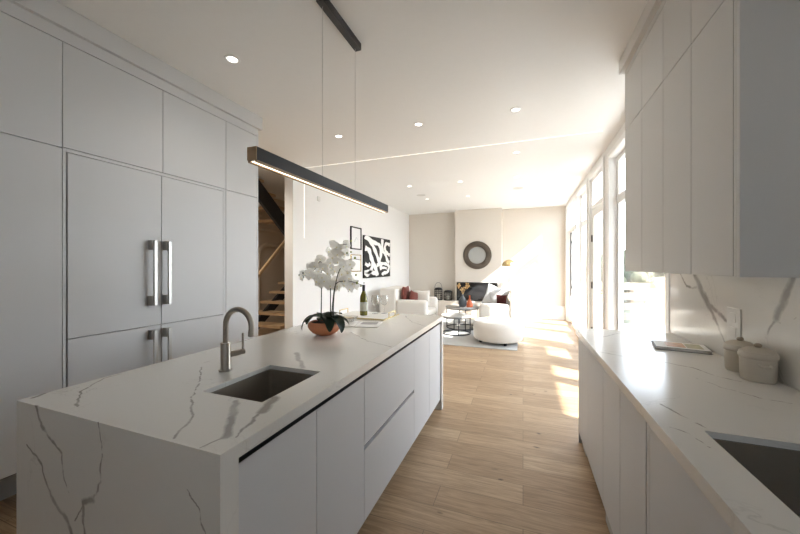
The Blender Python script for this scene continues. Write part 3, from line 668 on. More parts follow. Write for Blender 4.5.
for nm, a, b_, z0, z1 in ds: door_x(isl, nm, a, b_, z0, z1, XI, 1, 'cabinet_white', .0018)
MB().box(XI - .0215, XI - .018, 1.529, 2.353, .470, .494, 0).make('finger_channel', 'channel_black', isl)
sink(-1.196, -.901, .961, 1.329, .899, .22, 'dark square prep sink set in the island beside the tap')

# faucet
fx, fy = -1.335, 1.19
t = thing('faucet', 'brushed nickel gooseneck tap with side lever behind the prep sink', 'faucet', (fx, fy, .92))
MB().lathe([(0, 0), (.030, 0), (.030, .006), (.0235, .009), (.0225, .012), (.0225, .130), (.0215, .133), (.0, .133)], (fx, fy, .9205), 32).make('base', 'nickel', t)
arc = [(fx, fy, 1.053), (fx, fy, 1.13)]
R = .0810; cz = 1.135
for k in range(0, 19):
    a = PI - k * (PI * 1.08) / 18
    arc.append((fx + R + R * math.cos(a), fy - .002 * k * .1, cz + .0 + R * math.sin(a)))
arc.append((arc[-1][0] - .004, fy, arc[-1][2] - .018))
MB().tube(arc, .0125, 16).make('spout', 'nickel', t)
MB().cyl((fx + .012, fy + .014, .995), (fx + .032, fy + .058, .998), .0145, seg=20).make('valve', 'nickel', t)
MB().cyl((fx + .0325, fy + .060, .998), (fx + .038, fy + .075, .999), .0135, seg=20).tube([(fx + .036, fy + .070, .999), (fx + .036, fy + .070, 1.04), (fx + .036, fy + .070, 1.088)], .006, 10).make('lever', 'nickel', t)

# ------------------------------------------------------------ pendant
PXc = -1.108
t = thing('linear_pendant', 'long black linear pendant light hanging over the island', 'pendant light', (PXc, 1.86, H))
MB().box(PXc - .026, PXc + .026, 1.125, 2.61, 1.882, 1.94, .001).make('bar', 'pendant_black', t, label='long black bar of the pendant')
for ya in (1.122, 2.6102): MB().box(PXc - .026, PXc + .026, ya, ya + .0028, 1.882, 1.94, 0).make('end_cap', 'pendant_wood', t, label='wooden end cap')
MB().box(PXc - .0125, PXc + .0125, 1.135, 2.60, 1.8785, 1.8816, 0).make('diffuser', 'led', t)
MB().box(PXc - .026, PXc - .013, 1.127, 2.608, 1.874, 1.8818, 0).box(PXc + .013, PXc + .026, 1.127, 2.608, 1.874, 1.8818, 0).make('rail', 'pendant_wood', t)
MB().box(PXc - .016, PXc + .032, 1.62, 2.10, 2.95, 2.999, .002).make('canopy', 'black_satin', t)
for yy in (1.665, 2.068): MB().cyl((PXc, yy, 1.94), (PXc, yy, 2.95), .0011, seg=6).make('cable', 'wire', t)

# ------------------------------------------------------------ ceiling fittings
dl = [(-2.08, 1.914, 'recessed ceiling downlight close to the tall cabinet cornice'), (-2.1, 3.5, 'recessed ceiling downlight by the stair opening, beside the pendant cables'),
      (-1.09, 3.515, 'recessed ceiling downlight beyond the end of the pendant canopy'), (-.07, 3.53, 'recessed ceiling downlight nearest the wall cabinet cornice'),
      (-.085, 4.862, 'recessed ceiling downlight just past the ceiling bright line'),
      (-1.10, 6.174, 'recessed ceiling downlight in the middle of the living area'), (-2.1, 6.173, 'recessed ceiling downlight above the living side wall'), (-.11, 6.2, 'recessed ceiling downlight in front of the window side ceiling speaker'),
      (-2.12, 7.514, 'recessed ceiling downlight closest to the back wall niche'), (-1.163, 7.516, 'recessed ceiling downlight closest to the round mirror')]
def spot(parent, loc, e, col=(1, .93, .82), size=2.2, blend=.8):
    l = bpy.data.lights.new('lamp', 'SPOT'); l.energy = e; l.color = col; l.spot_size = size; l.spot_blend = blend; l.shadow_soft_size = .04
    o = bpy.data.objects.new('lamp', l); COL.objects.link(o); o.parent = parent; o.location = loc; return o
p0 = thing('downlight', dl[0][2], 'ceiling light', (dl[0][0], dl[0][1], H), group='recessed downlights in the ceiling')
MB().lathe([(.036, -.001), (.039, -.006), (.052, -.005), (.056, -.001)], seg=32).make('trim_ring', 'can_white', p0, local=True)
MB().lathe([(0, -.004), (.033, -.004), (.035, -.001), (.034, -.0005)], seg=28).make('lens', 'lens_lit', p0, local=True)
spot(p0, (0, 0, -.03), 5)
for x, y, lb in dl[1:]:
    c = copy_tree(p0); c.location = (x, y, H); c['label'] = lb
c = copy_tree(p0); c.location = (-4.2, 3.3, H); c['label'] = 'added unseen downlight brightening the stairwell beyond the opening'  # extra lamp out of view, added to lift the dark stairwell
for ch in c.children:
    if ch.type == 'LIGHT': ch.data = ch.data.copy(); ch.data.energy = 70; ch.data.spot_size = 2.8
for x, y, lb in ((-2.127, 7.05, 'round flush ceiling speaker on the picture wall side'), (-.095, 7.1, 'round flush ceiling speaker on the glazed wall side')):
    t = thing('ceiling_speaker', lb, 'speaker', (x, y, H), group='flush ceiling speakers')
    MB().lathe([(.105, 0), (.105, -.005), (.115, -.006), (.12, 0)], seg=40).make('rim', 'can_white', t, local=True)
    MB().lathe([(0, -.004), (.104, -.004), (.104, -.001)], seg=40).make('grille', 'speaker_grille', t, local=True)
t = thing('bright_line', 'thin glowing line crossing the ceiling and dropping down the picture wall', 'light', (-1.2, 4.44, H))  # emissive strip drawing a thin bright line over ceiling and wall
MB().box(XL + .004, .87, 4.437, 4.444, H - .004, H - .0005, 0).make('ceiling_strip', 'dim_glow', t)
MB().box(XL + .0005, XL + .004, 4.434, 4.444, 1.87, H - .004, 0).make('wall_strip', 'dim_glow', t)

# ------------------------------------------------------------ left wall fittings
m = MB().box(XL, XL + .02, 4.79, 4.87, 2.535, 2.615, .004); solo(m, 'wall_chime', 'plastic_white', 'small square chime box high on the picture wall', 'chime', (XL, 4.83, 2.54))
sw = thing('light_switch', 'white rocker light switch low on the wall by the stair opening', 'switch', (XL, 4.36, 1.24))
MB().box(XL, XL + .006, 4.32, 4.40, 1.235, 1.35, .002).make('plate', 'plastic_white', sw); MB().box(XL + .006, XL + .009, 4.343, 4.377, 1.26, 1.325, .001).make('rocker', 'trim_white', sw)

def picture(name, y0, y1, z0, z1, fm, label, w=.022, d=.03, mat_w=.05):
    t = thing(name, label, 'picture', (XL, (y0 + y1) / 2, z0), group='framed pictures on the wall')
    f = MB(); f.box(XL, XL + d, y0, y0 + w, z0, z1, .001).box(XL, XL + d, y1 - w, y1, z0, z1, .001).box(XL, XL + d, y0 + w, y1 - w, z0, z0 + w, .001).box(XL, XL + d, y0 + w, y1 - w, z1 - w, z1, .001)
    f.make('frame', fm, t)
    return t
t = picture('picture', 5.94, 6.40, 1.766, 2.235, 'art_black', 'small black framed print hung above the gold framed one')
MB().box(XL + .002, XL + .012, 5.962, 6.378, 1.788, 2.213, 0).make('print', 'paper', t)
m = MB(); m.tube([(XL + .0125, 6.17 + .06 * math.cos(a / 3), 1.97 + .05 * math.sin(a / 2.1)) for a in range(18)], .0016, 5); m.make('sketch', 'ink', t)
t = picture('picture', 5.95, 6.39, 1.30, 1.66, 'gold', 'small thin gold framed blank print below the black framed one', .016, .025)
MB().box(XL + .002, XL + .010, 5.966, 6.374, 1.316, 1.644, 0).make('print', 'paper', t)
# brush stroke canvas
cy0, cy1, cz0, cz1 = 6.50, 8.01, 1.15, 2.10
t = thing('canvas_painting', 'large square canvas of loose white brushstrokes on black', 'painting', (XL, 7.25, cz0))
MB().box(XL + .002, XL + .04, cy0, cy1, cz0, cz1, .001).make('canvas', 'art_black', t)
st = MB()
def stroke(pts, w, layer=0):
    # smooth ribbon in (u, v) canvas units
    P = []
    for i in range(len(pts) - 1):
        a = pts[max(i - 1, 0)]; b = pts[i]; c = pts[i + 1]; d = pts[min(i + 2, len(pts) - 1)]
        for k in range(8):
            q = k / 8
            P.append(tuple(.5 * (2 * b[j] + (c[j] - a[j]) * q + (2 * a[j] - 5 * b[j] + 4 * c[j] - d[j]) * q * q + (-a[j] + 3 * b[j] - 3 * c[j] + d[j]) * q ** 3) for j in (0, 1)))
    P.append(pts[-1]); b = bmesh.new(); pr = None; x = XL + .0405 + layer * .0004
    WY, WZ = cy1 - cy0, cz1 - cz0
    for i, (u, v) in enumerate(P):
        n = P[min(i + 1, len(P) - 1)]; l = P[max(i - 1, 0)]; dx, dy = n[0] - l[0], n[1] - l[1]; ln = math.hypot(dx, dy) or 1
        ww = w * (.85 + .15 * math.sin(i * .9)) / 2
        e = []
        for s in (1, -1):
            uu = min(.995, max(.005, u - s * dy / ln * ww)); vv = min(.995, max(.005, v + s * dx / ln * ww))
            e.append(b.verts.new((x, cy0 + uu * WY, cz0 + vv * WZ)))
        if pr: b.faces.new((pr[0], pr[1], e[1], e[0]))
        pr = e
    bmesh.ops.recalc_face_normals(b, faces=b.faces)
    st._join(b)
stroke([(.02, .98), (.22, .86), (.38, .66), (.55, .36), (.62, .22)], .12, 0)
stroke([(.10, .95), (.36, .86), (.55, .80), (.60, .55), (.50, .38)], .11, 1)
stroke([(.03, .70), (.16, .66), (.25, .46), (.40, .22), (.46, .04)], .13, 2)
stroke([(.30, .40), (.24, .20), (.10, .08), (.04, .14), (.20, .14), (.40, .10)], .11, 3)
stroke([(.66, .98), (.66, .70), (.78, .60), (.88, .42), (.96, .38)], .11, 4)
stroke([(.98, .86), (.82, .88), (.76, .74), (.88, .62), (.98, .58)], .10, 5)
stroke([(.44, .30), (.60, .34), (.80, .34), (.94, .26), (.86, .12), (.70, .10), (.66, .04)], .10, 6)
stroke([(.56, .20), (.70, .24), (.84, .22)], .07, 7)
stroke([(.20, .34), (.12, .30), (.03, .34)], .09, 8)
st.make('brush_strokes', 'art_white', t)

# ------------------------------------------------------------ stairs behind the opening
sg = thing('staircase', 'open oak stair with black stringer and wooden handrail in the opening', 'staircase', (-4.3, 4.6, 0))
for k in range(1, 10):
    MB().box(-4.95, -4.0, 4.2 + k * .26 - .02, 4.2 + k * .26 + .27, k * .18 - .05, k * .18, .004).make('tread', 'oak_step', sg)
MB().prism([(4.3, 0), (4.6, 0), (6.88, 1.65), (6.88, 1.87)], .05, M=Matrix(((0, 0, 1, -4.75), (1, 0, 0, 0), (0, 1, 0, -.02), (0, 0, 0, 1)))).make('lower_stringer', 'black_metal', sg)
MB().prism([(3.6, 3.62 - .04), (3.6, 3.26), (6.2, 1.16), (6.2, 1.52)], .06, M=Matrix(((0, 0, 1, -4.30), (1, 0, 0, 0), (0, 1, 0, 0), (0, 0, 0, 1)))).make('upper_stringer', 'black_metal', sg)
for k in range(4):
    MB().box(-5.1, -4.31, 4.35 + k * .3, 4.65 + k * .3, 2.95 - k * .2 - .05, 2.95 - k * .2, .003).make('tread', 'oak_step', sg)
MB().box(-4.32, -4.28, 4.30, 5.6, 1.02, 1.08, .008, M=Matrix.Translation((-4.3, 4.3, 1.0)) @ Matrix.Rotation(math.radians(43), 4, 'X') @ Matrix.Translation((4.3, -4.3, -1.0))).make('handrail', 'oak_step', sg)

# ------------------------------------------------------------ orchid
ox, oy = -1.352, 2.06
pot = thing('potted_orchid', 'white artificial orchid in a shallow terracotta bowl on the island', 'plant', (ox, oy, .9205))
MB().lathe([(0, 0), (.045, 0), (.055, .003), (.085, .018), (.112, .045), (.121, .066), (.118, .085), (.106, .098), (.102, .098), (.110, .084), (0, .084)], (ox, oy, .9205), 48).make('bowl', 'terracotta', pot)
MB().lathe([(0, .010), (.06, .007), (.106, .0)], (ox, oy, 1.006), 30).make('moss', 'soil', pot)
def leaf_mesh(L, w, droop, yaw, lift):
    b = bmesh.new(); rows = []; n = 14; x = z = 0
    for i in range(n + 1):
        t_ = i / n; ww = w * (math.sin(PI * (t_ * .94 + .05)) ** .7) * .5 + .002
        a = lift - droop * t_; x += L / n * math.cos(a); z += L / n * math.sin(a)
        rows.append([b.verts.new((x - abs(s) * ww * .25 * math.sin(a), s * ww, z + abs(s) * ww * .25 * math.cos(a))) for s in (-1, -.5, 0, .5, 1)])
    for p, q in zip(rows, rows[1:]):
        for k in range(4): b.faces.new((p[k], p[k + 1], q[k + 1], q[k]))
    r = bmesh.ops.solidify(b, geom=list(b.faces), thickness=.003)
    bmesh.ops.recalc_face_normals(b, faces=b.faces)
    bmesh.ops.rotate(b, matrix=Matrix.Rotation(yaw, 3, 'Z'), verts=b.verts)
    bmesh.ops.translate(b, vec=(ox, oy, 1.015), verts=b.verts)
    return b
for yaw, L, w, dr, lf in ((-2.55, .215, .085, 2.5, .9), (3.0, .20, .09, 1.9, .75), (-.25, .23, .09, 2.5, .9), (-.75, .20, .075, 2.7, 1.0), (.45, .19, .09, 1.7, .7), (2.3, .18, .09, 1.3, .8), (1.3, .17, .09, 1.2, .8), (-3.05, .14, .08, 1.4, .9), (-1.5, .09, .07, 1.4, .9), (-.1, .13, .08, .9, .8)):
    m = MB(); m._join(leaf_mesh(L, w, dr, yaw, lf)); m.make('leaf', 'leaf_green', pot)
# flower, petals open towards local +X
def flower_mesh():
    m = MB()
    def petal(ang, L, w, cup):
        b = bmesh.new(); rows = []; n = 6
        for i in range(n + 1):
            t_ = i / n; ww = w * (math.sin(PI * (t_ * .93 + .05)) ** .6) * .5
            rows.append([b.verts.new((cup * (t_ * t_) * L + .004 - .16 * ww * (s * s), s * ww, .003 + L * t_)) for s in (-1, -.5, 0, .5, 1)])
        for p, q in zip(rows, rows[1:]):
            for k in range(4): b.faces.new((p[k], p[k + 1], q[k + 1], q[k]))
        bmesh.ops.rotate(b, matrix=Matrix.Rotation(ang, 3, 'X'), verts=b.verts); m._join(b)
    for a, L, w, c in ((0, .036, .026, -.15), (2.25, .035, .024, -.1), (-2.25, .035, .024, -.1), (1.15, .042, .046, .08), (-1.15, .042, .046, .08)): petal(a, L, w, c)
    m.ball((.007, 0, -.006), .006, 8, 1, (1, .8, 1.3)); m.ball((.014, 0, -.014), .006, 8, 0, (1.2, .8, .8))
    return m
stems = [  # (base px, points from measured picture at depth Y)
    [(321, 318), (321.5, 290), (321, 262), (316, 268), (309, 274), (302, 276)],
    [(330.5, 318), (330.5, 290), (331, 255), (336, 249), (342, 245), (349, 244)],
    [(333, 318), (334, 296), (338, 274), (345, 262), (352, 259), (361, 260)],
    [(331, 318), (333, 300), (336, 284), (345, 281), (353, 282), (362, 285)],
]
fl = None; allp = []
for i, s_ in enumerate(stems):
    P0 = [Vector(py(a, b_, oy + (.0, .02, -.02, -.05)[i])) for a, b_ in s_]; P0[0].z = 1.01
    P = []
    for k in range(len(P0) - 1):
        a, b_, c, d = P0[max(k - 1, 0)], P0[k], P0[k + 1], P0[min(k + 2, len(P0) - 1)]
        for q in (0, .25, .5, .75): P.append(.5 * (2 * b_ + (c - a) * q + (2 * a - 5 * b_ + 4 * c - d) * q * q + (-a + 3 * b_ - 3 * c + d) * q ** 3))
    P.append(P0[-1]); MB().tube(P, [.0042 - .0028 * k / len(P) for k in range(len(P))], 8).make('stem', 'stem_green', pot)
fs = [(334, 247), (342, 250), (348, 248), (329, 253), (338, 256), (346, 256), (318, 264), (323, 270), (331, 265), (338, 264), (345, 268), (352, 266), (313, 268), (308, 274), (302, 276), (315, 277), (321, 279), (328, 275), (335, 273), (342, 276), (328, 283), (336, 282), (344, 283), (351, 280), (322, 286), (330, 288), (338, 288), (346, 287), (354, 285), (352, 291), (316, 283), (309, 279), (333, 259), (341, 271), (349, 274), (326, 281), (318, 273), (334, 290)]
fme = flower_mesh()
f0 = fme.make('flower', ['petal', 'petal_core'], pot, local=True)
fs += [(a + random.uniform(-5, 4), b_ + random.uniform(-4, 4)) for a, b_ in fs[::2]]
fs = [(330 + (a - 330) * .93, b_ - 2) for a, b_ in fs]
for i, (a, b_) in enumerate(fs):
    o = f0 if i == 0 else f0.copy()
    if i: COL.objects.link(o); o.parent = pot
    jy = random.uniform(-.07, .06)
    p = Vector(py(a, b_, oy + jy)) - Vector((ox, oy, .9205)); o.location = p
    o.rotation_euler = (random.uniform(-.5, .5), random.uniform(-.2, .45), -PI / 2 + random.uniform(-.9, .9) + .35)
    sc = random.uniform(.8, 1.05); o.scale = (sc, sc, sc)
for a, b_, r in ((351, 241, .007), (347, 253, .006), (355, 258, .008), (357, 283, .008), (356, 275, .006), (361, 286, .006), (351, 252, .006), (303, 273, .0055), (303.5, 277, .005), (299, 275, .004), (352, 268, .006), (358, 281, .004), (364, 283, .004)):
    p = py(a, b_, oy - .03); MB().ball(p, r, 10, 0, (1, .9, 1.25)).make('bud', 'bud_green' if r > .0055 else 'stem_green', pot)

# magazine lying open behind the orchid
t = thing('magazine', 'open white magazine lying on the island behind the orchid', 'magazine', (-1.33, 2.52, .9205), .25)
MB().box(-.20, -.002, -.13, .13, 0, .006, .002).make('page', 'paper', t, local=True); MB().box(.002, .20, -.13, .13, 0, .005, .002).make('page', 'paper', t, local=True)
m = MB()
for k in range(5): m.box(-.17, -.03, .09 - k * .045, .095 - k * .045, .0061, .0064, 0)
m.box(.03, .17, -.02, .1, .0051, .0054, 0).make('print', 'ink', t, local=True)
t = thing('glass_bowl', 'small clear glass dish between orchid and gold tray', 'bowl', (-1.44, 2.60, .9265))
MB().lathe([(0, .004), (.03, .005), (.055, .03), (.065, .045), (.067, .045), (.058, .028), (.033, .0), (0, 0)], seg=32).make('dish', 'clear_glass', t, local=True)

# gold tray with bottle and glasses
tx, ty, tw, td = -1.455, 2.97, .27, .20
t = thing('serving_tray', 'rectangular gold rimmed tray with end handles on the island', 'tray', (tx, ty, .9205))
MB().box(-tw, tw, -td, td, 0, .012, .003).make('base', 'gold', t, local=True)
MB().box(-tw + .012, tw - .012, -td + .012, td - .012, .0121, .0135, 0).make('inlay', 'art_white', t, local=True, label='white tray inlay')
for s in (-1, 1):
    m = MB()
    m.box(s * (tw - .004) - .004, s * (tw - .004) + .004, -.085, -.077, .012, .052, .001).box(s * (tw - .004) - .004, s * (tw - .004) + .004, .077, .085, .012, .052, .001).box(s * (tw - .004) - .004, s * (tw - .004) + .004, -.085, .085, .052, .060, .001)
    m.make('handle', 'gold', t, local=True)
bx, by = -1.475, 2.93
t = thing('wine_bottle', 'olive green wine bottle with black capsule standing on the gold tray', 'bottle', (bx, by, .9345))
MB().lathe([(0, 0), (.034, 0), (.037, .004), (.0375, .02), (.0375, .165), (.034, .19), (.022, .22), (.0145, .24), (.0135, .295), (.0, .295)], seg=32).make('glass_body', 'bottle_glass', t, local=True)
MB().lathe([(.0140, .235), (.0146, .236), (.0146, .300), (.0, .301)], seg=24).make('capsule', 'black_satin', t, local=True)
MB().lathe([(.0378, .045), (.0382, .046), (.0382, .13), (.0378, .131)], seg=32).make('label_band', 'label_paper', t, local=True, label='pale paper bottle band')
for gx, gy, lb in ((-1.42, 3.08, 'clear stemmed wine glass next to the bottle'), (-1.335, 3.12, 'clear stemmed wine glass farther from the bottle')):
    t = thing('wine_glass', lb + ' on the gold tray', 'glass', (gx, gy, .9345), group='wine glasses on the tray')
    MB().lathe([(0, .0), (.033, .0), (.033, .002), (.006, .006), (.0035, .012), (.0035, .075), (.008, .082), (.0, .084)], seg=28).make('stem', 'clear_glass', t, local=True)
    MB().lathe([(0, .083), (.02, .088), (.036, .105), (.042, .13), (.038, .165), (.032, .185), (.031, .185), (.037, .165), (.0408, .13), (.035, .106), (.019, .090), (0, .085)], seg=32).make('bowl', 'clear_glass', t, local=True)

# ------------------------------------------------------------ counter objects
for x, y, lb, r in ((.972, 2.045, 'beige lidded stoneware canister nearer the recipe book', .058), (.966, 1.905, 'beige lidded stoneware canister in front, nearer the sink', .062)):
    t = thing('canister', lb, 'canister', (x, y, .9205), group='stoneware canisters on the counter')
    MB().lathe([(0, 0), (r * .84, 0), (r * .9, .006), (r * .93, .04), (r * .95, .092), (r * .93, .096), (0, .096)], seg=48).make('jar', 'canister', t, local=True)
    l = MB().lathe([(0, .0965), (r * .98, .0965), (r * 1.03, .102), (r * 1.03, .112), (r * .96, .125), (r * .6, .139), (.0, .144)], seg=48).make('lid', 'canister', t, local=True)
    MB().ball((0, 0, .151), .013, 14, 0, (1, 1, .8)).make('knob', 'canister_knob', l, local=True)
    m = MB().tube([(r * .93, -.02, .075), (r * 1.12, -.012, .072), (r * 1.12, .012, .072), (r * .93, .02, .075)], .006, 8).make('lug', 'canister', t, local=True); m.rotation_euler = (0, 0, -1.7)
t = thing('recipe_book', 'flat closed recipe book with food photo cover on the counter', 'book', (.895, 2.475, .9205), -.2)
MB().box(-.125, .125, -.095, .095, .002, .014, .001).make('pages', 'paper', t, local=True)
MB().box(-.13, .13, -.10, .10, .0145, .0165, .0005).box(-.13, .13, -.10, .10, 0, .0018, .0005).box(-.13,.13,.0955,.10,.0018,.0145,0).make('cover', 'cover_dark', t, local=True)
MB().box(-.125, .125, -.095, .095, .0166, .0168, 0).make('cover_sheet', 'paper', t, local=True)
MB().box(-.07, .02, -.06, .075, .0169, .0173, 0).make('cover_photo', 'cover_a', t, local=True); MB().box(.025, .10, -.06, .075, .0169, .0173, 0).make('cover_photo', 'cover_b', t, local=True)
t = thing('wall_outlet', 'white double outlet plate on the quartz backsplash', 'outlet', (XR - .012, 2.22, 1.0))
MB().box(XR - .018, XR - .0122, 2.17, 2.29, 1.02, 1.20, .002).make('plate', 'plate_stone', t)
for zz in (1.05, 1.125): MB().box(XR - .020, XR - .0182, 2.205, 2.25, zz, zz + .05, .001).make('socket', 'plate_stone', t)

# ------------------------------------------------------------ living area
m = MB().box(-3.1, -.09, 5.85, 8.9, .001, .012, .003)
rug = solo(m, 'area_rug', 'boucle', 'pale grey area rug under the coffee tables and pouf', 'rug', (-1.6, 7.3, 0))
mr_ = mat('rug_grey', (.46, .455, .44), .95, noise=.16, nscale=5, bump=.5, bscale=160); rug.data.materials[0] = mr_
RZ = .0125
# ottoman
t = thing('ottoman', 'round cream boucle pouf with small dark feet on the rug', 'ottoman', (-.437, 6.40, RZ))
MB().lathe([(0, .05), (.39, .05), (.425, .065), (.445, .10), (.45, .2), (.45, .30), (.44, .355), (.41, .39), (.35, .402), (.2, .408), (0, .41)], seg=64).make('cushion', 'boucle', t, local=True)
for k in range(4):
    a = -PI / 2 + .45 + k * PI / 2; MB().cyl((.33 * math.cos(a), .33 * math.sin(a), 0), (.33 * math.cos(a), .33 * math.sin(a), .051), .028, .032, 16).make('foot', 'black_satin', t, local=True)
t = thing('booklet', 'small dark booklet lying on top of the cream pouf', 'book', (-.56, 6.46, RZ + .4125), .4)
MB().box(-.09, .09, -.12, .12, 0, .012, .001).make('pages', 'paper', t, local=True); MB().box(-.092, .092, -.122, .122, .0122, .015, .001).make('cover', 'cover_b', t, local=True)
# nesting tables
def round_table(x, y, r, h, topm, lab):
    t = thing('coffee_table', lab, 'table', (x, y, RZ), group='nesting round coffee tables')
    h -= RZ
    MB().lathe([(0, h - .03), (r - .006, h - .03), (r, h - .026), (r, h - .006), (r - .004, h), (0, h)], seg=64).make('tabletop', topm, t, local=True)
    m = MB(); rr = r - .03
    m.tube([(rr * math.cos(a * PI / 30), rr * math.sin(a * PI / 30), .012) for a in range(60)], .011, 8, closed=True); m.make('base_ring', 'black_metal', t, local=True)
    m = MB(); m.tube([(rr * math.cos(a * PI / 30), rr * math.sin(a * PI / 30), h - .042) for a in range(60)], .010, 8, closed=True); m.make('top_ring', 'black_metal', t, local=True)
    for k in range(4):
        a = .35 + k * PI / 2; MB().cyl((rr * math.cos(a), rr * math.sin(a), .012), (rr * math.cos(a), rr * math.sin(a), h - .042), .010, seg=12).make('leg', 'black_metal', t, local=True)
round_table(-1.30, 7.58, .385, .50, 'stone_top', 'taller round coffee table with grey stone top and black ring base')
round_table(-1.31, 6.89, .32, .40, 'white_stone_top', 'lower round coffee table with pale top and black ring base')
t = thing('decor_tray', 'small pale dish tray under the vases on the taller table', 'tray', (-1.19, 7.38, .5005))
MB().lathe([(0, .004), (.14, .004), (.155, .018), (.16, .018), (.147, 0), (0, 0)], seg=40).make('plate', 'grey_pillow', t, local=True)
solo(MB().lathe([(0, 0), (.05, 0), (.06, .02), (.045, .04), (.03, .045), (0, .046)], (-1.19, 6.95, .4005), 28), 'stone_bowl', 'cream_fabric', 'small white stone dish on the lower coffee table', 'bowl', (-1.19, 6.95, .4005))
# slate teardrop vase
vx, vy = -1.27, 7.42
t = thing('slate_vase', 'dark slate teardrop vase holding dried stems on the taller table', 'vase', (vx, vy, .505))
MB().lathe([(0, 0), (.055, 0), (.08, .03), (.092, .075), (.086, .13), (.062, .19), (.03, .235), (.02, .26), (.022, .28), (.016, .28), (.014, .255), (0, .25)], seg=36).make('body', 'vase_slate', t, local=True)
dr = thing('dried_flowers', 'tan dried flower stems standing in the slate vase', 'flowers', (vx, vy, .76))
for k in range(7):
    a = k * .9; q = MB(); tip = Vector((.11 * math.cos(a) + .02, .07 * math.sin(a), .20 + .05 * math.sin(k * 2.1)))
    q.tube([(0, 0, 0), (tip.x * .35, tip.y * .35, .10), tip], .003, 6)
    for j in range(7): q.ball(tip + Vector((random.uniform(-.03, .03), random.uniform(-.03, .03), random.uniform(-.04, .03))), random.uniform(.010, .02), 7)
    q.make('dried_stem', 'dried_flower', dr, local=True)
t = thing('orange_vase', 'burnt orange bottle vase beside the dark slate vase', 'vase', (-1.10, 7.33, .505))
MB().lathe([(0, 0), (.045, 0), (.065, .02), (.072, .06), (.062, .11), (.035, .155), (.018, .19), (.015, .25), (.020, .265), (.014, .265), (.010, .24), (0, .235)], seg=36).make('body', 'vase_orange', t, local=True)

def pillow(name, w, h, th, m, loc, rot, label, cat='cushion', group=None):
    b = bmesh.new(); n = 14; top = {}; bot = {}
    for i in range(n + 1):
        for j in range(n + 1):
            u, v = i / n * 2 - 1, j / n * 2 - 1
            e = max(0, (1 - abs(u) ** 2.6)) * max(0, (1 - abs(v) ** 2.6)); z = th / 2 * e ** .45
            k = 1 - .10 * (1 - abs(u * v)) * (max(abs(u), abs(v)) ** 4)
            x, y = u * w / 2 * k, v * h / 2 * k
            top[i, j] = b.verts.new((x, z, y)); edge = i in (0, n) or j in (0, n)
            bot[i, j] = top[i, j] if edge else b.verts.new((x, -z, y))
    for i in range(n):
        for j in range(n):
            b.faces.new((top[i, j], top[i, j + 1], top[i + 1, j + 1], top[i + 1, j])); b.faces.new((bot[i, j], bot[i + 1, j], bot[i + 1, j + 1], bot[i, j + 1]))
    bmesh.ops.recalc_face_normals(b, faces=b.faces)
    q = MB(); q._join(b); o = q.make(name, m); o.location = loc; o.rotation_euler = rot
    return tag(o, label, cat, group)

def armchair(x0, x1, y0, y1, face, arm, back, label, matn, curved=False):
    """back on the side away from face (+1 faces +X)"""
    t = thing('armchair', label, 'armchair', ((x0 + x1) / 2, (y0 + y1) / 2, RZ))
    bw = .40 if face > 0 else .2; xb0, xb1 = (x0, x0 + bw) if face > 0 else (x1 - bw, x1)
    xs0, xs1 = (x0 + bw + .002, x1) if face > 0 else (x0, x1 - bw - .002)
    bv = .07
    MB().box(xb0, xb1, y0, y1, .06, back, .05, 5).make('backrest', matn, t)
    MB().box(xs0, xs1, y0, y0 + .19, .06, arm, bv, 5).make('armrest', matn, t)
    MB().box(xs0, xs1, y1 - .19, y1, .06, arm, bv, 5).make('armrest', matn, t)
    MB().box(xs0, xs1, y0 + .195, y1 - .195, .06, .28, .03, 3).make('seat_frame', matn, t)
    MB().box(xs0, xs1, y0 + .195, y1 - .195, .281, .44, .05, 5).make('seat_cushion', matn, t)
    for xx in (x0 + .09, x1 - .09):
        for yy in (y0 + .09, y1 - .09): MB().cyl((xx, yy, RZ), (xx, yy, .062), .02, .026, 14).make('leg', 'black_satin', t)
    return t
armchair(-3.04, -1.93, 6.8, 7.85, 1, .675, .92, 'cream armchair with high back standing against the picture wall', 'cream_fabric')
armchair(-.91, -.06, 7.35, 8.3, -1, .60, .955, 'cream armchair with its back to the glazed doors behind the pouf', 'cream_fabric')
CG = 'cushions on the armchairs'
pillow('throw_cushion', .42, .48, .14, 'red_velvet', (-2.55, 7.21, .715), (0, 0, 1.571), 'rust red cushion upright against the high chair back', group=CG)
pillow('throw_cushion', .40, .36, .13, 'red_velvet', (-2.38, 7.27, .66), (0, .25, 1.45), 'rust red cushion tilted in front of the other red one', group=CG)
pillow('throw_cushion', .40, .40, .12, 'cream_fabric', (-2.28, 7.63, .64), (.05, 0, .0), 'white cushion leaning on the far arm beside the red cushions', group=CG)
pillow('throw_cushion', .52, .50, .14, 'grey_pillow', (-.60, 8.02, .69), (-.04, .35, .1), 'large pale grey cushion standing in the armchair by the pouf', group=CG)
pillow('throw_cushion', .42, .44, .13, 'grey_pillow', (-.50, 7.86, .665), (-.04, -.25, -.1), 'pale grey cushion in front of the larger grey one', group=CG)
pillow('throw_cushion', .24, .32, .10, 'wine_velvet', (-.45, 7.70, .62), (0, 0, -.3), 'small dark wine red cushion by the armchair back', group=CG)

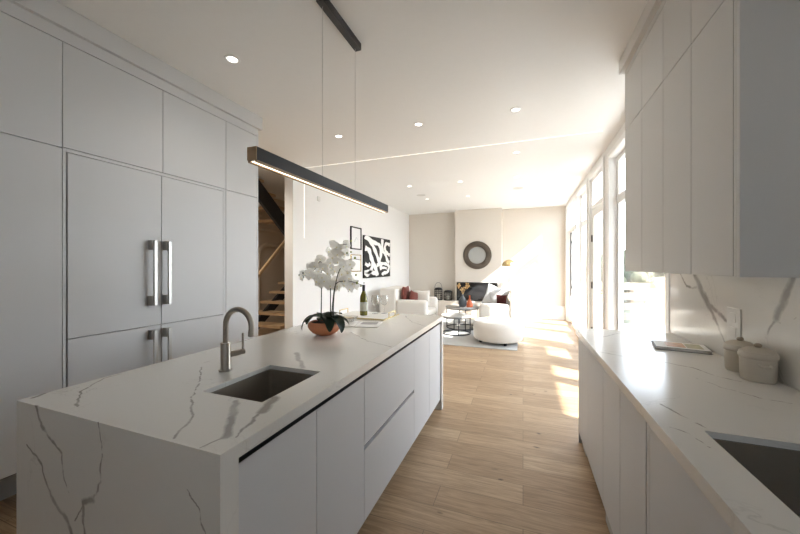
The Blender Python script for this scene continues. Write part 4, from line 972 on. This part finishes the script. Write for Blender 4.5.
# floor lamp
lx, ly = -.33, 8.75
t = thing('floor_lamp', 'gold dome floor lamp behind the armchair near the fireplace', 'lamp', (lx, ly, 0))
MB().lathe([(0, 0), (.15, 0), (.15, .015), (.02, .02), (0, .02)], (lx, ly, .0125), 40).make('base', 'gold', t)
MB().cyl((lx, ly, .03), (lx, ly, 1.42), .009, seg=14).make('pole', 'gold', t)
MB().lathe([(.0, .185)] + [(.17 * math.sin(a * PI / 20), .015 + .17 * math.cos(a * PI / 20)) for a in range(1, 11)] + [(.166, .012)] + [(.166 * math.sin(a * PI / 20), .015 + .166 * math.cos(a * PI / 20)) for a in range(10, 0, -1)] + [(0, .181)], (lx, ly, 1.40), 44).make('lamp_shade', 'brass', t)

# mirror, fireplace, lanterns
mc = (-1.195, 9.349, 1.72)
t = thing('round_mirror', 'round mirror in wide dark woven frame above the fireplace', 'mirror', mc)
MB().lathe([(.235, .004), (.24, .03), (.26, .042), (.31, .046), (.36, .042), (.385, .03), (.39, .0), (.235, 0)], (0, 0, 0), 64, axis='Y').make('frame', 'mirror_frame', t, local=True)
MB().lathe([(0, .006), (.245, .006), (.245, .001), (0, .001)], (0, 0, 0), 64, axis='Y').make('glass', 'mirror_glass', t, local=True)
t = thing('fireplace', 'black glass fronted linear fireplace set in the chimney wall', 'fireplace', (-1.2, 9.35, .44))
m = MB(); a, b_, c, d = -1.76, -.65, .45, .965
m.box(a, a + .035, 9.315, 9.349, c, d, .002).box(b_ - .035, b_, 9.315, 9.349, c, d, .002).box(a + .035, b_ - .035, 9.315, 9.349, c, c + .035, .002).box(a + .035, b_ - .035, 9.315, 9.349, d - .035, d, .002)
m.make('surround', 'fire_black', t)
MB().box(a + .036, b_ - .036, 9.332, 9.346, c + .036, d - .036, 0).make('glass_front', 'fire_glass', t)
def lantern(x, y, r, h, lab, loop):
    t = thing('lantern', lab, 'lantern', (x, y, .4325), group='lanterns on the ledge')
    MB().lathe([(0, 0), (r, 0), (r, .02), (0, .02)], seg=28).lathe([(r * .3, h - .02), (r * .75, h - .03), (r * .8, h - .05), (r * .98, h - .055), (r, h - .08), (r * .96, h - .085), (r * .7, h - .05)], seg=28).make('body', 'lantern_black', t, local=True)
    m = MB()
    for k in range(14): a = k * 2 * PI / 14; m.cyl((r * .95 * math.cos(a), r * .95 * math.sin(a), .01), (r * .95 * math.cos(a), r * .95 * math.sin(a), h - .07), .006, seg=6)
    for z in range(1, 5): m.tube([(r * .95 * math.cos(q * PI / 14), r * .95 * math.sin(q * PI / 14), z * (h - .07) / 5) for q in range(28)], .005, 6, closed=True)
    m.make('cage', 'lantern_black', t, local=True)
    MB().cyl((0, 0, .02), (0, 0, .02 + h * .4), r * .35, seg=20).make('candle', 'candle', t, local=True)
    if loop: MB().tube([(-r * .8, 0, h - .06)] + [(-r * .9 * math.cos(q * PI / 12), 0, h - .04 + .17 * math.sin(q * PI / 12)) for q in range(13)] + [(r * .8, 0, h - .06)], .005, 8).make('handle', 'black_metal', t, local=True)
lantern(-2.315, 9.42, .12, .38, 'tall black cage lantern with loop handle on the ledge', True)
lantern(-2.03, 9.42, .125, .31, 'short black cage lantern without handle on the ledge', False)
